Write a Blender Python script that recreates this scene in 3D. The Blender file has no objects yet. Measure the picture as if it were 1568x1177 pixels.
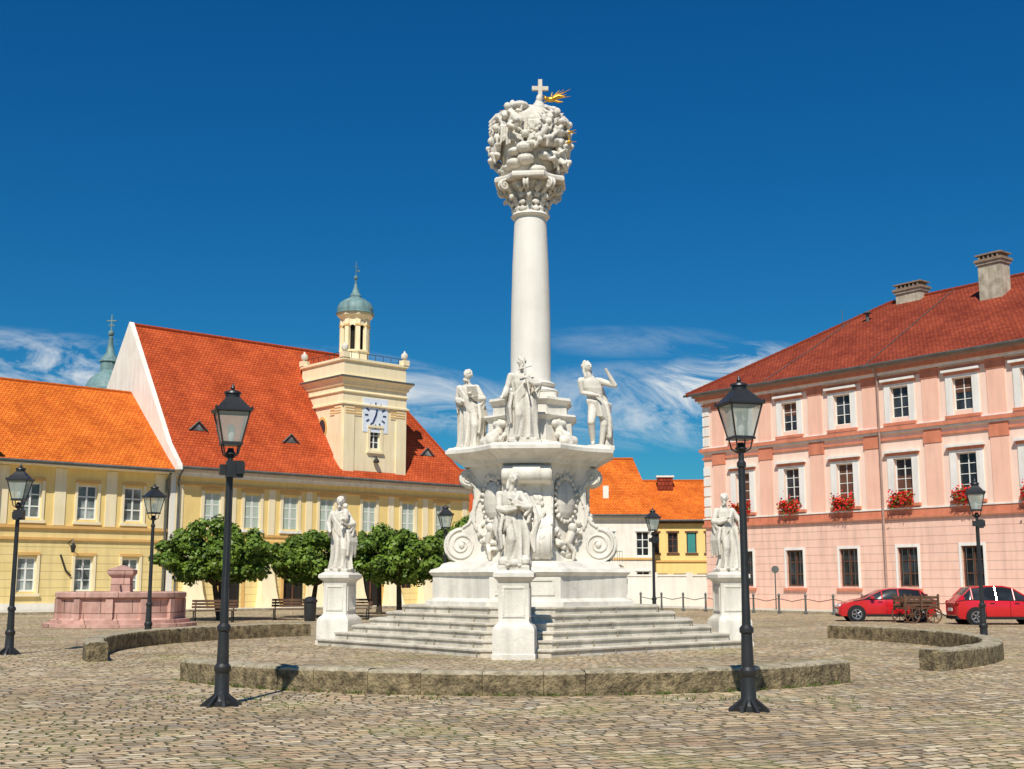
import bpy, math, random, bmesh
import numpy as np
from mathutils import Vector, Matrix
random.seed(7); np.random.seed(7)
R=math.radians
scene=bpy.context.scene
COL=scene.collection
# ------------------------------------------------------------------ materials
def nt(m): return m.node_tree.nodes, m.node_tree.links
MATS={}
def pmat(name,c1,c2=None,scale=2.0,rough=.8,bump=.15,bscale=25,metal=0,streak=0,point=0,groove=0,spec=.3,joint=None,island=0,coat=0,grime=0,ztint=None):
    m=bpy.data.materials.new(name); m.use_nodes=True
    N,L=nt(m); b=N['Principled BSDF']; b.inputs['Roughness'].default_value=rough
    b.inputs['Metallic'].default_value=metal; b.inputs['Specular IOR Level'].default_value=spec
    if coat: b.inputs['Coat Weight'].default_value=coat; b.inputs['Coat Roughness'].default_value=.08
    if c2 is None: c2=tuple(x*.8 for x in c1)
    tc=N.new('ShaderNodeTexCoord')
    n1=N.new('ShaderNodeTexNoise'); n1.inputs['Scale'].default_value=scale; n1.inputs['Detail'].default_value=7; n1.inputs['Roughness'].default_value=.65
    L.new(tc.outputs['Object'],n1.inputs['Vector'])
    r=N.new('ShaderNodeValToRGB'); r.color_ramp.elements[0].position=.35; r.color_ramp.elements[1].position=.65
    r.color_ramp.elements[0].color=(*c2,1); r.color_ramp.elements[1].color=(*c1,1)
    L.new(n1.outputs['Fac'],r.inputs['Fac']); col=r.outputs['Color']
    def mul(col,fac,lo):
        mr=N.new('ShaderNodeMapRange'); mr.inputs['To Min'].default_value=lo; mr.inputs['To Max'].default_value=1.0
        L.new(fac,mr.inputs['Value'])
        mx=N.new('ShaderNodeMix'); mx.data_type='RGBA'; mx.blend_type='MULTIPLY'; mx.inputs['Factor'].default_value=1
        L.new(col,mx.inputs['A']); L.new(mr.outputs['Result'],mx.inputs['B']); return mx.outputs['Result'],mr
    if streak:
        mp=N.new('ShaderNodeMapping'); mp.inputs['Scale'].default_value=(2.2,2.2,.25)
        n2=N.new('ShaderNodeTexNoise'); n2.inputs['Scale'].default_value=1.6; n2.inputs['Detail'].default_value=6
        L.new(tc.outputs['Object'],mp.inputs['Vector']); L.new(mp.outputs['Vector'],n2.inputs['Vector'])
        col,mr=mul(col,n2.outputs['Fac'],1-streak); mr.inputs['From Min'].default_value=.3; mr.inputs['From Max'].default_value=.55
    if grime:   # dark weather crust in blotches
        n3=N.new('ShaderNodeTexNoise'); n3.inputs['Scale'].default_value=3.7; n3.inputs['Detail'].default_value=9; n3.inputs['Roughness'].default_value=.75
        L.new(tc.outputs['Object'],n3.inputs['Vector'])
        gr=N.new('ShaderNodeMapRange'); gr.inputs['From Min'].default_value=.56; gr.inputs['From Max'].default_value=.72; gr.inputs['To Max'].default_value=grime; L.new(n3.outputs['Fac'],gr.inputs['Value'])
        mx=N.new('ShaderNodeMix'); mx.data_type='RGBA'; L.new(gr.outputs[0],mx.inputs['Factor']); L.new(col,mx.inputs['A']); mx.inputs['B'].default_value=(.26,.23,.18,1); col=mx.outputs['Result']
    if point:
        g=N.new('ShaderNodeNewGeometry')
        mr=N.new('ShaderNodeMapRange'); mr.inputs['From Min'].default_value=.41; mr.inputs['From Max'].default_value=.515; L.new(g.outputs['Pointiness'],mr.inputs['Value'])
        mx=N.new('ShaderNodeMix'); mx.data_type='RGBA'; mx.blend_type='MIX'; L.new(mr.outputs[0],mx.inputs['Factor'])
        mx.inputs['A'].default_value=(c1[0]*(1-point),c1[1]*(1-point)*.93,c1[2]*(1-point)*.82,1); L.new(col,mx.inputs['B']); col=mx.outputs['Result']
    if island:
        g=N.new('ShaderNodeNewGeometry'); col,mr=mul(col,g.outputs['Random Per Island'],1-island)
    h=None
    nb=N.new('ShaderNodeTexNoise'); nb.inputs['Scale'].default_value=bscale; nb.inputs['Detail'].default_value=5
    if bump: L.new(tc.outputs['Object'],nb.inputs['Vector'])
    h=nb.outputs['Fac']
    if groove:
        sp=N.new('ShaderNodeSeparateXYZ'); L.new(tc.outputs['Object'],sp.inputs['Vector'])
        d=N.new('ShaderNodeMath'); d.operation='DIVIDE'; d.inputs[1].default_value=groove; L.new(sp.outputs['Z'],d.inputs[0])
        f=N.new('ShaderNodeMath'); f.operation='FRACT'; L.new(d.outputs[0],f.inputs[0])
        gt=N.new('ShaderNodeMath'); gt.operation='GREATER_THAN'; gt.inputs[1].default_value=.11; L.new(f.outputs[0],gt.inputs[0])
        col,mr=mul(col,gt.outputs[0],.74)
        ad=N.new('ShaderNodeMath'); ad.operation='ADD'; L.new(h,ad.inputs[0]); L.new(gt.outputs[0],ad.inputs[1]); h=ad.outputs[0]
    if joint:
        bt=N.new('ShaderNodeTexBrick'); bt.inputs['Scale'].default_value=1; bt.inputs['Brick Width'].default_value=joint[0]; bt.inputs['Row Height'].default_value=joint[1]; bt.inputs['Mortar Size'].default_value=joint[2]
        bt.inputs['Color1'].default_value=(1,1,1,1); bt.inputs['Color2'].default_value=(.8,.8,.8,1); bt.inputs['Mortar'].default_value=(.35,.33,.3,1)
        s2=N.new('ShaderNodeSeparateXYZ'); L.new(tc.outputs['Object'],s2.inputs['Vector'])
        a2=N.new('ShaderNodeMath'); a2.operation='ADD'; L.new(s2.outputs['X'],a2.inputs[0]); 
        a3=N.new('ShaderNodeMath'); a3.operation='MULTIPLY'; a3.inputs[1].default_value=.37; L.new(s2.outputs['Y'],a3.inputs[0]); L.new(a3.outputs[0],a2.inputs[1])
        cb=N.new('ShaderNodeCombineXYZ'); L.new(a2.outputs[0],cb.inputs['X']); L.new(s2.outputs['Z'],cb.inputs['Y']); L.new(cb.outputs[0],bt.inputs['Vector'])
        mx=N.new('ShaderNodeMix'); mx.data_type='RGBA'; mx.blend_type='MULTIPLY'; mx.inputs['Factor'].default_value=1
        L.new(col,mx.inputs['A']); L.new(bt.outputs['Color'],mx.inputs['B']); col=mx.outputs['Result']
    L.new(col,b.inputs['Base Color'])
    if bump:
        bp=N.new('ShaderNodeBump'); bp.inputs['Strength'].default_value=bump; bp.inputs['Distance'].default_value=.05
        L.new(h,bp.inputs['Height']); L.new(bp.outputs['Normal'],b.inputs['Normal'])
    MATS[name]=m
    return m
def roofmat(name,c1,c2,dark):
    m=bpy.data.materials.new(name); m.use_nodes=True; N,L=nt(m); b=N['Principled BSDF']; b.inputs['Roughness'].default_value=.85; b.inputs['Specular IOR Level'].default_value=.15
    tc=N.new('ShaderNodeTexCoord')
    bt=N.new('ShaderNodeTexBrick'); bt.inputs['Scale'].default_value=1; bt.inputs['Brick Width'].default_value=.24; bt.inputs['Row Height'].default_value=.2; bt.inputs['Mortar Size'].default_value=.022; bt.inputs['Mortar Smooth'].default_value=.6
    bt.inputs['Color1'].default_value=(*c1,1); bt.inputs['Color2'].default_value=(*c2,1); bt.inputs['Mortar'].default_value=(*dark,1)
    L.new(tc.outputs['UV'],bt.inputs['Vector'])
    n=N.new('ShaderNodeTexNoise'); n.inputs['Scale'].default_value=.5; n.inputs['Detail'].default_value=9; n.inputs['Roughness'].default_value=.7; L.new(tc.outputs['UV'],n.inputs['Vector'])
    r=N.new('ShaderNodeValToRGB'); r.color_ramp.elements[0].position=.3; r.color_ramp.elements[1].position=.62; r.color_ramp.elements[0].color=(.6,.52,.5,1); r.color_ramp.elements[1].color=(1.1,1.1,1.1,1)
    L.new(n.outputs['Fac'],r.inputs['Fac'])
    mx=N.new('ShaderNodeMix'); mx.data_type='RGBA'; mx.blend_type='MULTIPLY'; mx.inputs['Factor'].default_value=1
    L.new(bt.outputs['Color'],mx.inputs['A']); L.new(r.outputs['Color'],mx.inputs['B']); L.new(mx.outputs['Result'],b.inputs['Base Color'])
    bp=N.new('ShaderNodeBump'); bp.inputs['Strength'].default_value=.6; bp.inputs['Distance'].default_value=.04; bp.invert=True
    L.new(bt.outputs['Fac'],bp.inputs['Height']); L.new(bp.outputs['Normal'],b.inputs['Normal'])
    return m
def glassmat(name,c,rough=.06,spec=.5):
    m=bpy.data.materials.new(name); m.use_nodes=True; N,L=nt(m); b=N['Principled BSDF']
    b.inputs['Roughness'].default_value=rough; b.inputs['Specular IOR Level'].default_value=spec
    tc=N.new('ShaderNodeTexCoord'); n=N.new('ShaderNodeTexNoise'); n.inputs['Scale'].default_value=.9; L.new(tc.outputs['Object'],n.inputs['Vector'])
    r=N.new('ShaderNodeValToRGB'); r.color_ramp.elements[0].position=.4; r.color_ramp.elements[1].position=.65
    r.color_ramp.elements[0].color=(*[x*.5 for x in c],1); r.color_ramp.elements[1].color=(*[x*1.8 for x in c],1)
    L.new(n.outputs['Fac'],r.inputs['Fac']); L.new(r.outputs['Color'],b.inputs['Base Color']); return m

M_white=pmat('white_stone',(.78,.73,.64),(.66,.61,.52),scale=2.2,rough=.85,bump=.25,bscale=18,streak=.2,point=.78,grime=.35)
M_white2=pmat('white_limestone',(.78,.735,.65),(.68,.635,.55),scale=2.5,rough=.85,bump=.2,bscale=22,streak=.2,grime=.35)
M_shaft=pmat('pale_shaft_stone',(.79,.755,.68),(.74,.70,.62),scale=1.5,rough=.8,bump=.1,bscale=22,streak=.08)
M_step=pmat('step_stone',(.70,.64,.53),(.50,.45,.36),scale=1.3,rough=.85,bump=.3,bscale=14,streak=.25,grime=.5)
M_joint=pmat('joint_grime',(.34,.30,.23),(.25,.22,.17),rough=.95,bump=0)
M_gold=pmat('gilding',(.85,.5,.08),(.7,.38,.05),rough=.35,metal=.8,bump=0)
M_iron=pmat('black_iron',(.018,.019,.02),(.03,.03,.03),rough=.4,bump=.1,spec=.5)
M_lowwall=pmat('lichen_stone',(.36,.28,.155),(.085,.065,.038),scale=7,rough=.95,bump=1.0,bscale=22,streak=.3)
M_lowtop=pmat('pale_wall_top',(.50,.43,.31),(.26,.22,.14),scale=5,rough=.95,bump=.8,bscale=25)  # paler stone colour for the top faces of the low walls and the kerbs
M_yel=pmat('yellow_plaster',(.90,.68,.27),(.84,.61,.23),scale=.8,rough=.9,bump=.08,streak=.1)
M_yelr=pmat('yellow_rusticated',(.90,.71,.32),(.82,.63,.27),scale=.8,rough=.9,bump=.3,streak=.14,groove=.42)
M_cream=pmat('cream_plaster',(.92,.80,.54),(.88,.74,.46),scale=.8,rough=.9,bump=.08,streak=.1)
M_creamw=pmat('offwhite_plaster',(.88,.84,.74),(.8,.75,.65),scale=.8,rough=.9,bump=.08,streak=.12)
M_ochre=pmat('ochre_trim',(.76,.47,.17),(.68,.4,.13),scale=1,rough=.9,bump=.05)
M_shut=pmat('pale_green_shutter',(.50,.58,.48),(.43,.51,.42),scale=1,rough=.7,bump=.25,groove=.09)
M_wframe=pmat('white_frame',(.82,.82,.78),(.75,.75,.70),scale=1,rough=.6,bump=0)
M_pink=pmat('pink_plaster',(.92,.56,.42),(.88,.51,.38),scale=.7,rough=.9,bump=.08,streak=.1)
M_pinkl=pmat('light_pink_plaster',(.94,.69,.56),(.91,.64,.51),scale=.7,rough=.9,bump=.08,streak=.1)
M_pinkg=pmat('pink_rusticated',(.91,.60,.47),(.86,.54,.42),scale=.6,rough=.9,bump=.3,streak=.18,groove=.43)
M_salmon=pmat('salmon_trim',(.72,.26,.15),(.62,.21,.12),scale=1.3,rough=.9,bump=.05,streak=.18)
M_trimw=pmat('white_trim',(.86,.83,.78),(.8,.77,.7),scale=1.3,rough=.85,bump=.05,streak=.15)
M_brownf=pmat('brown_frame',(.16,.07,.04),(.1,.045,.03),rough=.5,bump=0)
M_pipe=pmat('painted_downpipe',(.45,.30,.24),(.36,.24,.2),rough=.6,bump=0)
M_chim=pmat('weathered_chimney',(.62,.55,.42),(.36,.31,.23),scale=2.5,rough=.9,bump=.3,streak=.3)
M_chimc=pmat('chimney_cap',(.33,.24,.17),(.2,.14,.1),scale=3,rough=.9,bump=.3)
M_glass=glassmat('window_glass',(.03,.035,.04),.12,.35)
M_glass2=glassmat('pale_window_glass',(.22,.25,.24),.1,.4)
M_copper=pmat('verdigris_copper',(.22,.34,.33),(.13,.22,.22),scale=1.5,rough=.55,bump=.1,streak=.3)
M_gutter=pmat('gutter_metal',(.16,.17,.16),(.1,.11,.1),rough=.5,bump=0,metal=.3)
M_roofA=roofmat('red_tiles',(.66,.125,.035),(.52,.085,.026),(.25,.04,.016))
M_roofB=roofmat('orange_tiles',(.88,.23,.03),(.70,.15,.02),(.36,.065,.012))
M_roofC=roofmat('old_red_tiles',(.38,.075,.033),(.26,.046,.024),(.10,.022,.013))
M_well=pmat('pink_stone',(.70,.43,.35),(.54,.31,.25),scale=2,rough=.85,bump=.2,streak=.25,joint=(1.1,.5,.015))
M_bark=pmat('bark',(.10,.075,.05),(.04,.03,.022),scale=6,rough=.95,bump=.6)
M_leaf=pmat('leaf',(.20,.30,.03),(.09,.17,.018),scale=1.4,rough=.5,bump=0,island=.6)
M_grass=pmat('grass_blade',(.16,.22,.04),(.12,.16,.03),rough=.8,bump=0,island=.4)
M_red=pmat('red_car_paint',(.62,.012,.02),(.58,.01,.018),rough=.3,bump=0,coat=1)
M_rub=pmat('rubber',(.02,.02,.02),(.015,.015,.015),rough=.8,bump=0)
M_rim=pmat('alloy_rim',(.5,.5,.52),(.4,.4,.42),rough=.35,metal=.7,bump=0)
M_lampl=pmat('headlight',(.7,.72,.75),(.6,.62,.65),rough=.15,bump=0)
M_taill=pmat('tail_light',(.4,.01,.01),(.3,.01,.01),rough=.2,bump=0)
M_wood=pmat('brown_wood',(.16,.085,.045),(.08,.045,.03),scale=6,rough=.8,bump=.3)
M_flower=pmat('red_geranium',(.85,.02,.01),(.75,.04,.02),rough=.7,bump=0,island=.4)
M_clock=pmat('clock_face',(.78,.84,.90),(.72,.79,.86),rough=.5,bump=0)
M_blue=pmat('clock_marks',(.03,.06,.16),(.03,.05,.14),rough=.5,bump=0)
M_dark=pmat('dark_interior',(.02,.018,.015),(.015,.012,.01),rough=.9,bump=0)
M_teal=pmat('teal_door',(.05,.28,.26),(.04,.22,.2),rough=.6,bump=0)
m=bpy.data.materials.new('lantern_glass'); m.use_nodes=True; N,L=nt(m); b=N['Principled BSDF']
b.inputs['Base Color'].default_value=(.50,.58,.52,1); b.inputs['Roughness'].default_value=.15
tr=N.new('ShaderNodeBsdfTransparent'); mx=N.new('ShaderNodeMixShader'); nn=N.new('ShaderNodeTexNoise'); nn.inputs['Scale'].default_value=3
mr=N.new('ShaderNodeMapRange'); mr.inputs['To Min'].default_value=.35; mr.inputs['To Max'].default_value=.6; L.new(nn.outputs['Fac'],mr.inputs['Value']); L.new(mr.outputs[0],mx.inputs[0])
L.new(b.outputs[0],mx.inputs[1]); L.new(tr.outputs[0],mx.inputs[2]); L.new(mx.outputs[0],N['Material Output'].inputs['Surface']); M_lglass=m

# ------------------------------------------------------------------ mesh builder
class MB:
    def __init__(s): s.v=[];s.f=[];s.m=[];s.s=[];s.uv={};s.M=Matrix.Identity(4);s.mat=0
    def add(s,vs,fs,mat=None,smooth=False,uvs=None):
        mat=s.mat if mat is None else mat
        b=len(s.v); M=s.M
        for p in vs: s.v.append((M@Vector(p))[:])
        for i,f in enumerate(fs):
            if uvs: s.uv[len(s.f)]=uvs[i]
            s.f.append([b+k for k in f]); s.m.append(mat); s.s.append(smooth)
    def quad(s,a,b,c,d,mat=None,uv=None): s.add([a,b,c,d],[[0,1,2,3]],mat,False,[uv] if uv else None)
    def poly(s,pts,mat=None,uv=None): s.add(pts,[list(range(len(pts)))],mat,False,[uv] if uv else None)
    def b2(s,x0,x1,y0,y1,z0,z1,mat=None):
        s.add([(x0,y0,z0),(x1,y0,z0),(x1,y1,z0),(x0,y1,z0),(x0,y0,z1),(x1,y0,z1),(x1,y1,z1),(x0,y1,z1)],
              [[0,3,2,1],[4,5,6,7],[0,1,5,4],[1,2,6,5],[2,3,7,6],[3,0,4,7]],mat)
    def loft(s,rings,mat=None,smooth=False,cap=True):
        n=len(rings[0]); vs=[p for r in rings for p in r]; fs=[]
        for i in range(len(rings)-1):
            for j in range(n):
                k=(j+1)%n; fs.append([i*n+j,i*n+k,(i+1)*n+k,(i+1)*n+j])
        if cap: fs.append(list(range(n))[::-1]); fs.append([(len(rings)-1)*n+j for j in range(n)])
        s.add(vs,fs,mat,smooth)
    def lathe(s,prof,c=(0,0,0),n=24,mat=None,smooth=True,rot=0,a=None):
        rings=[]
        for r,z in prof:
            r=max(r,.0005); rings.append([(c[0]+r*math.cos(rot+2*math.pi*j/n),c[1]+r*math.sin(rot+2*math.pi*j/n),c[2]+z) for j in range(n)])
        s.loft(rings,mat,smooth)
    def tube(s,pts,rad,n=8,mat=None,smooth=True,cap=True):
        pts=[Vector(p) for p in pts]; rings=[]
        if not hasattr(rad,'__len__'): rad=[rad]*len(pts)
        prev=None
        for i,p in enumerate(pts):
            t=(pts[min(i+1,len(pts)-1)]-pts[max(i-1,0)]).normalized()
            if prev is None:
                u=t.orthogonal().normalized()
            else:
                u=(prev-t*prev.dot(t)).normalized()
            prev=u; w=t.cross(u)
            rings.append([(p+(u*math.cos(2*math.pi*j/n)+w*math.sin(2*math.pi*j/n))*rad[i])[:] for j in range(n)])
        s.loft(rings,mat,smooth,cap)
    def ell(s,c,r,mat=None,n=10,rot=None):
        if not hasattr(r,'__len__'): r=(r,r,r)
        c=Vector(c); Mr=rot if rot else Matrix.Identity(3); h=max(4,n//2)
        rings=[]
        for i in range(h+1):
            th=math.pi*i/h; th=min(max(th,.02),math.pi-.02)
            rings.append([(c+Mr@Vector((r[0]*math.sin(th)*math.cos(2*math.pi*j/n),r[1]*math.sin(th)*math.sin(2*math.pi*j/n),-r[2]*math.cos(th))))[:] for j in range(n)])
        s.loft(rings,mat,True)
    def chain(s,pts,rad,n=10,mat=None):
        s.tube(pts,rad,n,mat)
        for p,r in zip(pts,rad): s.ell(p,r,mat,n)
    def obj(s,name,mats,parent=None,loc=(0,0,0),rz=0,sharp=38,recalc=True):
        me=bpy.data.meshes.new(name); me.from_pydata(s.v,[],s.f)
        for m in mats: me.materials.append(m)
        me.polygons.foreach_set('material_index',s.m); me.polygons.foreach_set('use_smooth',s.s)
        if s.uv:
            ul=me.uv_layers.new(name='UVMap')
            for fi,uv in s.uv.items():
                for k,li in enumerate(me.polygons[fi].loop_indices): ul.data[li].uv=uv[k]
        if recalc:
            bm=bmesh.new(); bm.from_mesh(me); bmesh.ops.recalc_face_normals(bm,faces=bm.faces); bm.to_mesh(me); bm.free()
        me.set_sharp_from_angle(angle=R(sharp))
        o=bpy.data.objects.new(name,me); COL.objects.link(o); o.location=loc; o.rotation_euler=(0,0,rz)
        if parent: o.parent=parent
        return o
def empty(name,loc=(0,0,0),rz=0):
    o=bpy.data.objects.new(name,None); COL.objects.link(o); o.location=loc; o.rotation_euler=(0,0,rz); o.empty_display_size=.5; return o
def remesh(o,vox,smooth_it=2,disp=0):
    md=o.modifiers.new('r','REMESH'); md.mode='VOXEL'; md.voxel_size=vox; md.use_smooth_shade=True
    if smooth_it:
        sm=o.modifiers.new('s','SMOOTH'); sm.iterations=smooth_it; sm.factor=.4
    bpy.context.view_layer.update()
    dg=bpy.context.evaluated_depsgraph_get(); me=bpy.data.meshes.new_from_object(o.evaluated_get(dg))
    old=o.data; o.modifiers.clear(); o.data=me
    if not me.materials:
        for mm in old.materials: me.materials.append(mm)
    me.polygons.foreach_set('use_smooth',[True]*len(me.polygons))
    return o

# ------------------------------------------------------------------ ground
def ground_mat():
    m=bpy.data.materials.new('cobblestone_setts'); m.use_nodes=True; N,L=nt(m); b=N['Principled BSDF']; b.inputs['Specular IOR Level'].default_value=.2
    tc=N.new('ShaderNodeTexCoord')
    def noise(scale,detail=4,src=None,rough=.5):
        n=N.new('ShaderNodeTexNoise'); n.inputs['Scale'].default_value=scale; n.inputs['Detail'].default_value=detail; n.inputs['Roughness'].default_value=rough
        L.new(src or tc.outputs['Object'],n.inputs['Vector']); return n
    def vadd(a,bb,scale):
        s_=N.new('ShaderNodeVectorMath'); s_.operation='SUBTRACT'; s_.inputs[1].default_value=(.5,.5,.5); L.new(bb,s_.inputs[0])
        m_=N.new('ShaderNodeVectorMath'); m_.operation='SCALE'; m_.inputs['Scale'].default_value=scale; L.new(s_.outputs[0],m_.inputs[0])
        a_=N.new('ShaderNodeVectorMath'); a_.operation='ADD'; L.new(a,a_.inputs[0]); L.new(m_.outputs[0],a_.inputs[1]); return a_.outputs[0]
    v=vadd(tc.outputs['Object'],noise(.11,1).outputs['Color'],3.6)
    v=vadd(v,noise(2.0,2).outputs['Color'],.22)
    v=vadd(v,noise(8,2).outputs['Color'],.085)
    mp=N.new('ShaderNodeMapping'); mp.inputs['Rotation'].default_value=(0,0,R(-27)); L.new(v,mp.inputs['Vector'])
    bt=N.new('ShaderNodeTexBrick'); bt.inputs['Scale'].default_value=1; bt.inputs['Brick Width'].default_value=.22; bt.inputs['Row Height'].default_value=.175
    bt.inputs['Mortar Size'].default_value=.022; bt.inputs['Mortar Smooth'].default_value=.85; bt.inputs['Bias'].default_value=0; bt.squash=1.25; bt.squash_frequency=3; bt.offset=.5
    bt.inputs['Color1'].default_value=(1,1,1,1); bt.inputs['Color2'].default_value=(0,0,0,1); bt.inputs['Mortar'].default_value=(.5,.5,.5,1)
    L.new(mp.outputs[0],bt.inputs['Vector'])
    rp=N.new('ShaderNodeValToRGB'); L.new(bt.outputs['Color'],rp.inputs['Fac']); e=rp.color_ramp.elements
    e[0].position=0; e[0].color=(.33,.27,.19,1); e[1].position=1; e[1].color=(.84,.72,.52,1)
    for p,c in ((.16,(.50,.42,.30)),(.32,(.62,.48,.30)),(.46,(.42,.38,.32)),(.6,(.74,.61,.41)),(.76,(.58,.42,.29)),(.88,(.64,.57,.46))):
        q=e.new(p); q.color=(*c,1)
    big=noise(.3,8,rough=.7); r=N.new('ShaderNodeValToRGB'); r.color_ramp.elements[0].position=.32; r.color_ramp.elements[1].position=.62
    r.color_ramp.elements[0].color=(.66,.60,.52,1); r.color_ramp.elements[1].color=(1.1,1.04,.94,1); L.new(big.outputs['Fac'],r.inputs['Fac'])
    def mul(a,bb):
        mx=N.new('ShaderNodeMix'); mx.data_type='RGBA'; mx.blend_type='MULTIPLY'; mx.inputs['Factor'].default_value=1
        L.new(a,mx.inputs['A']); L.new(bb,mx.inputs['B']); return mx.outputs['Result']
    col=mul(rp.outputs['Color'],r.outputs['Color'])
    fine=noise(26,7,rough=.7); fr=N.new('ShaderNodeMapRange'); fr.inputs['From Min'].default_value=.3; fr.inputs['From Max'].default_value=.7; fr.inputs['To Min'].default_value=.7; fr.inputs['To Max'].default_value=1.15; L.new(fine.outputs['Fac'],fr.inputs['Value'])
    col=mul(col,fr.outputs[0])
    gn=noise(.5,6); gr=N.new('ShaderNodeValToRGB'); gr.color_ramp.elements[0].position=.48; gr.color_ramp.elements[1].position=.6; gr.color_ramp.elements[0].color=(.17,.13,.075,1); gr.color_ramp.elements[1].color=(.17,.19,.045,1); L.new(gn.outputs['Fac'],gr.inputs['Fac'])
    mx3=N.new('ShaderNodeMix'); mx3.data_type='RGBA'; L.new(bt.outputs['Fac'],mx3.inputs['Factor']); L.new(col,mx3.inputs['A']); L.new(gr.outputs['Color'],mx3.inputs['B'])
    wr=N.new('ShaderNodeMapRange'); wr.inputs['From Min'].default_value=.58; wr.inputs['From Max'].default_value=.72; wr.inputs['To Max'].default_value=.45; L.new(gn.outputs['Fac'],wr.inputs['Value'])
    mx4=N.new('ShaderNodeMix'); mx4.data_type='RGBA'; L.new(wr.outputs[0],mx4.inputs['Factor']); L.new(mx3.outputs['Result'],mx4.inputs['A']); mx4.inputs['B'].default_value=(.38,.35,.12,1)
    L.new(mx4.outputs['Result'],b.inputs['Base Color'])
    rr=N.new('ShaderNodeMapRange'); rr.inputs['To Min'].default_value=.55; rr.inputs['To Max'].default_value=.95; L.new(fine.outputs['Fac'],rr.inputs['Value']); L.new(rr.outputs[0],b.inputs['Roughness'])
    inv=N.new('ShaderNodeMath'); inv.operation='SUBTRACT'; inv.inputs[0].default_value=1; L.new(bt.outputs['Fac'],inv.inputs[1])
    ad=N.new('ShaderNodeMath'); ad.operation='MULTIPLY_ADD'; L.new(fine.outputs['Fac'],ad.inputs[0]); ad.inputs[1].default_value=.4; L.new(inv.outputs[0],ad.inputs[2])
    ad2=N.new('ShaderNodeMath'); ad2.operation='MULTIPLY_ADD'; L.new(noise(5,2).outputs['Fac'],ad2.inputs[0]); ad2.inputs[1].default_value=1.5; L.new(ad.outputs[0],ad2.inputs[2])
    bp=N.new('ShaderNodeBump'); bp.inputs['Strength'].default_value=1.0; bp.inputs['Distance'].default_value=.04; L.new(ad2.outputs[0],bp.inputs['Height']); L.new(bp.outputs[0],b.inputs['Normal'])
    return m
mb=MB(); mb.quad((-1500,-300,0),(1500,-300,0),(1500,2500,0),(-1500,2500,0)); mb.obj('cobblestone_ground',[ground_mat()])

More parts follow.
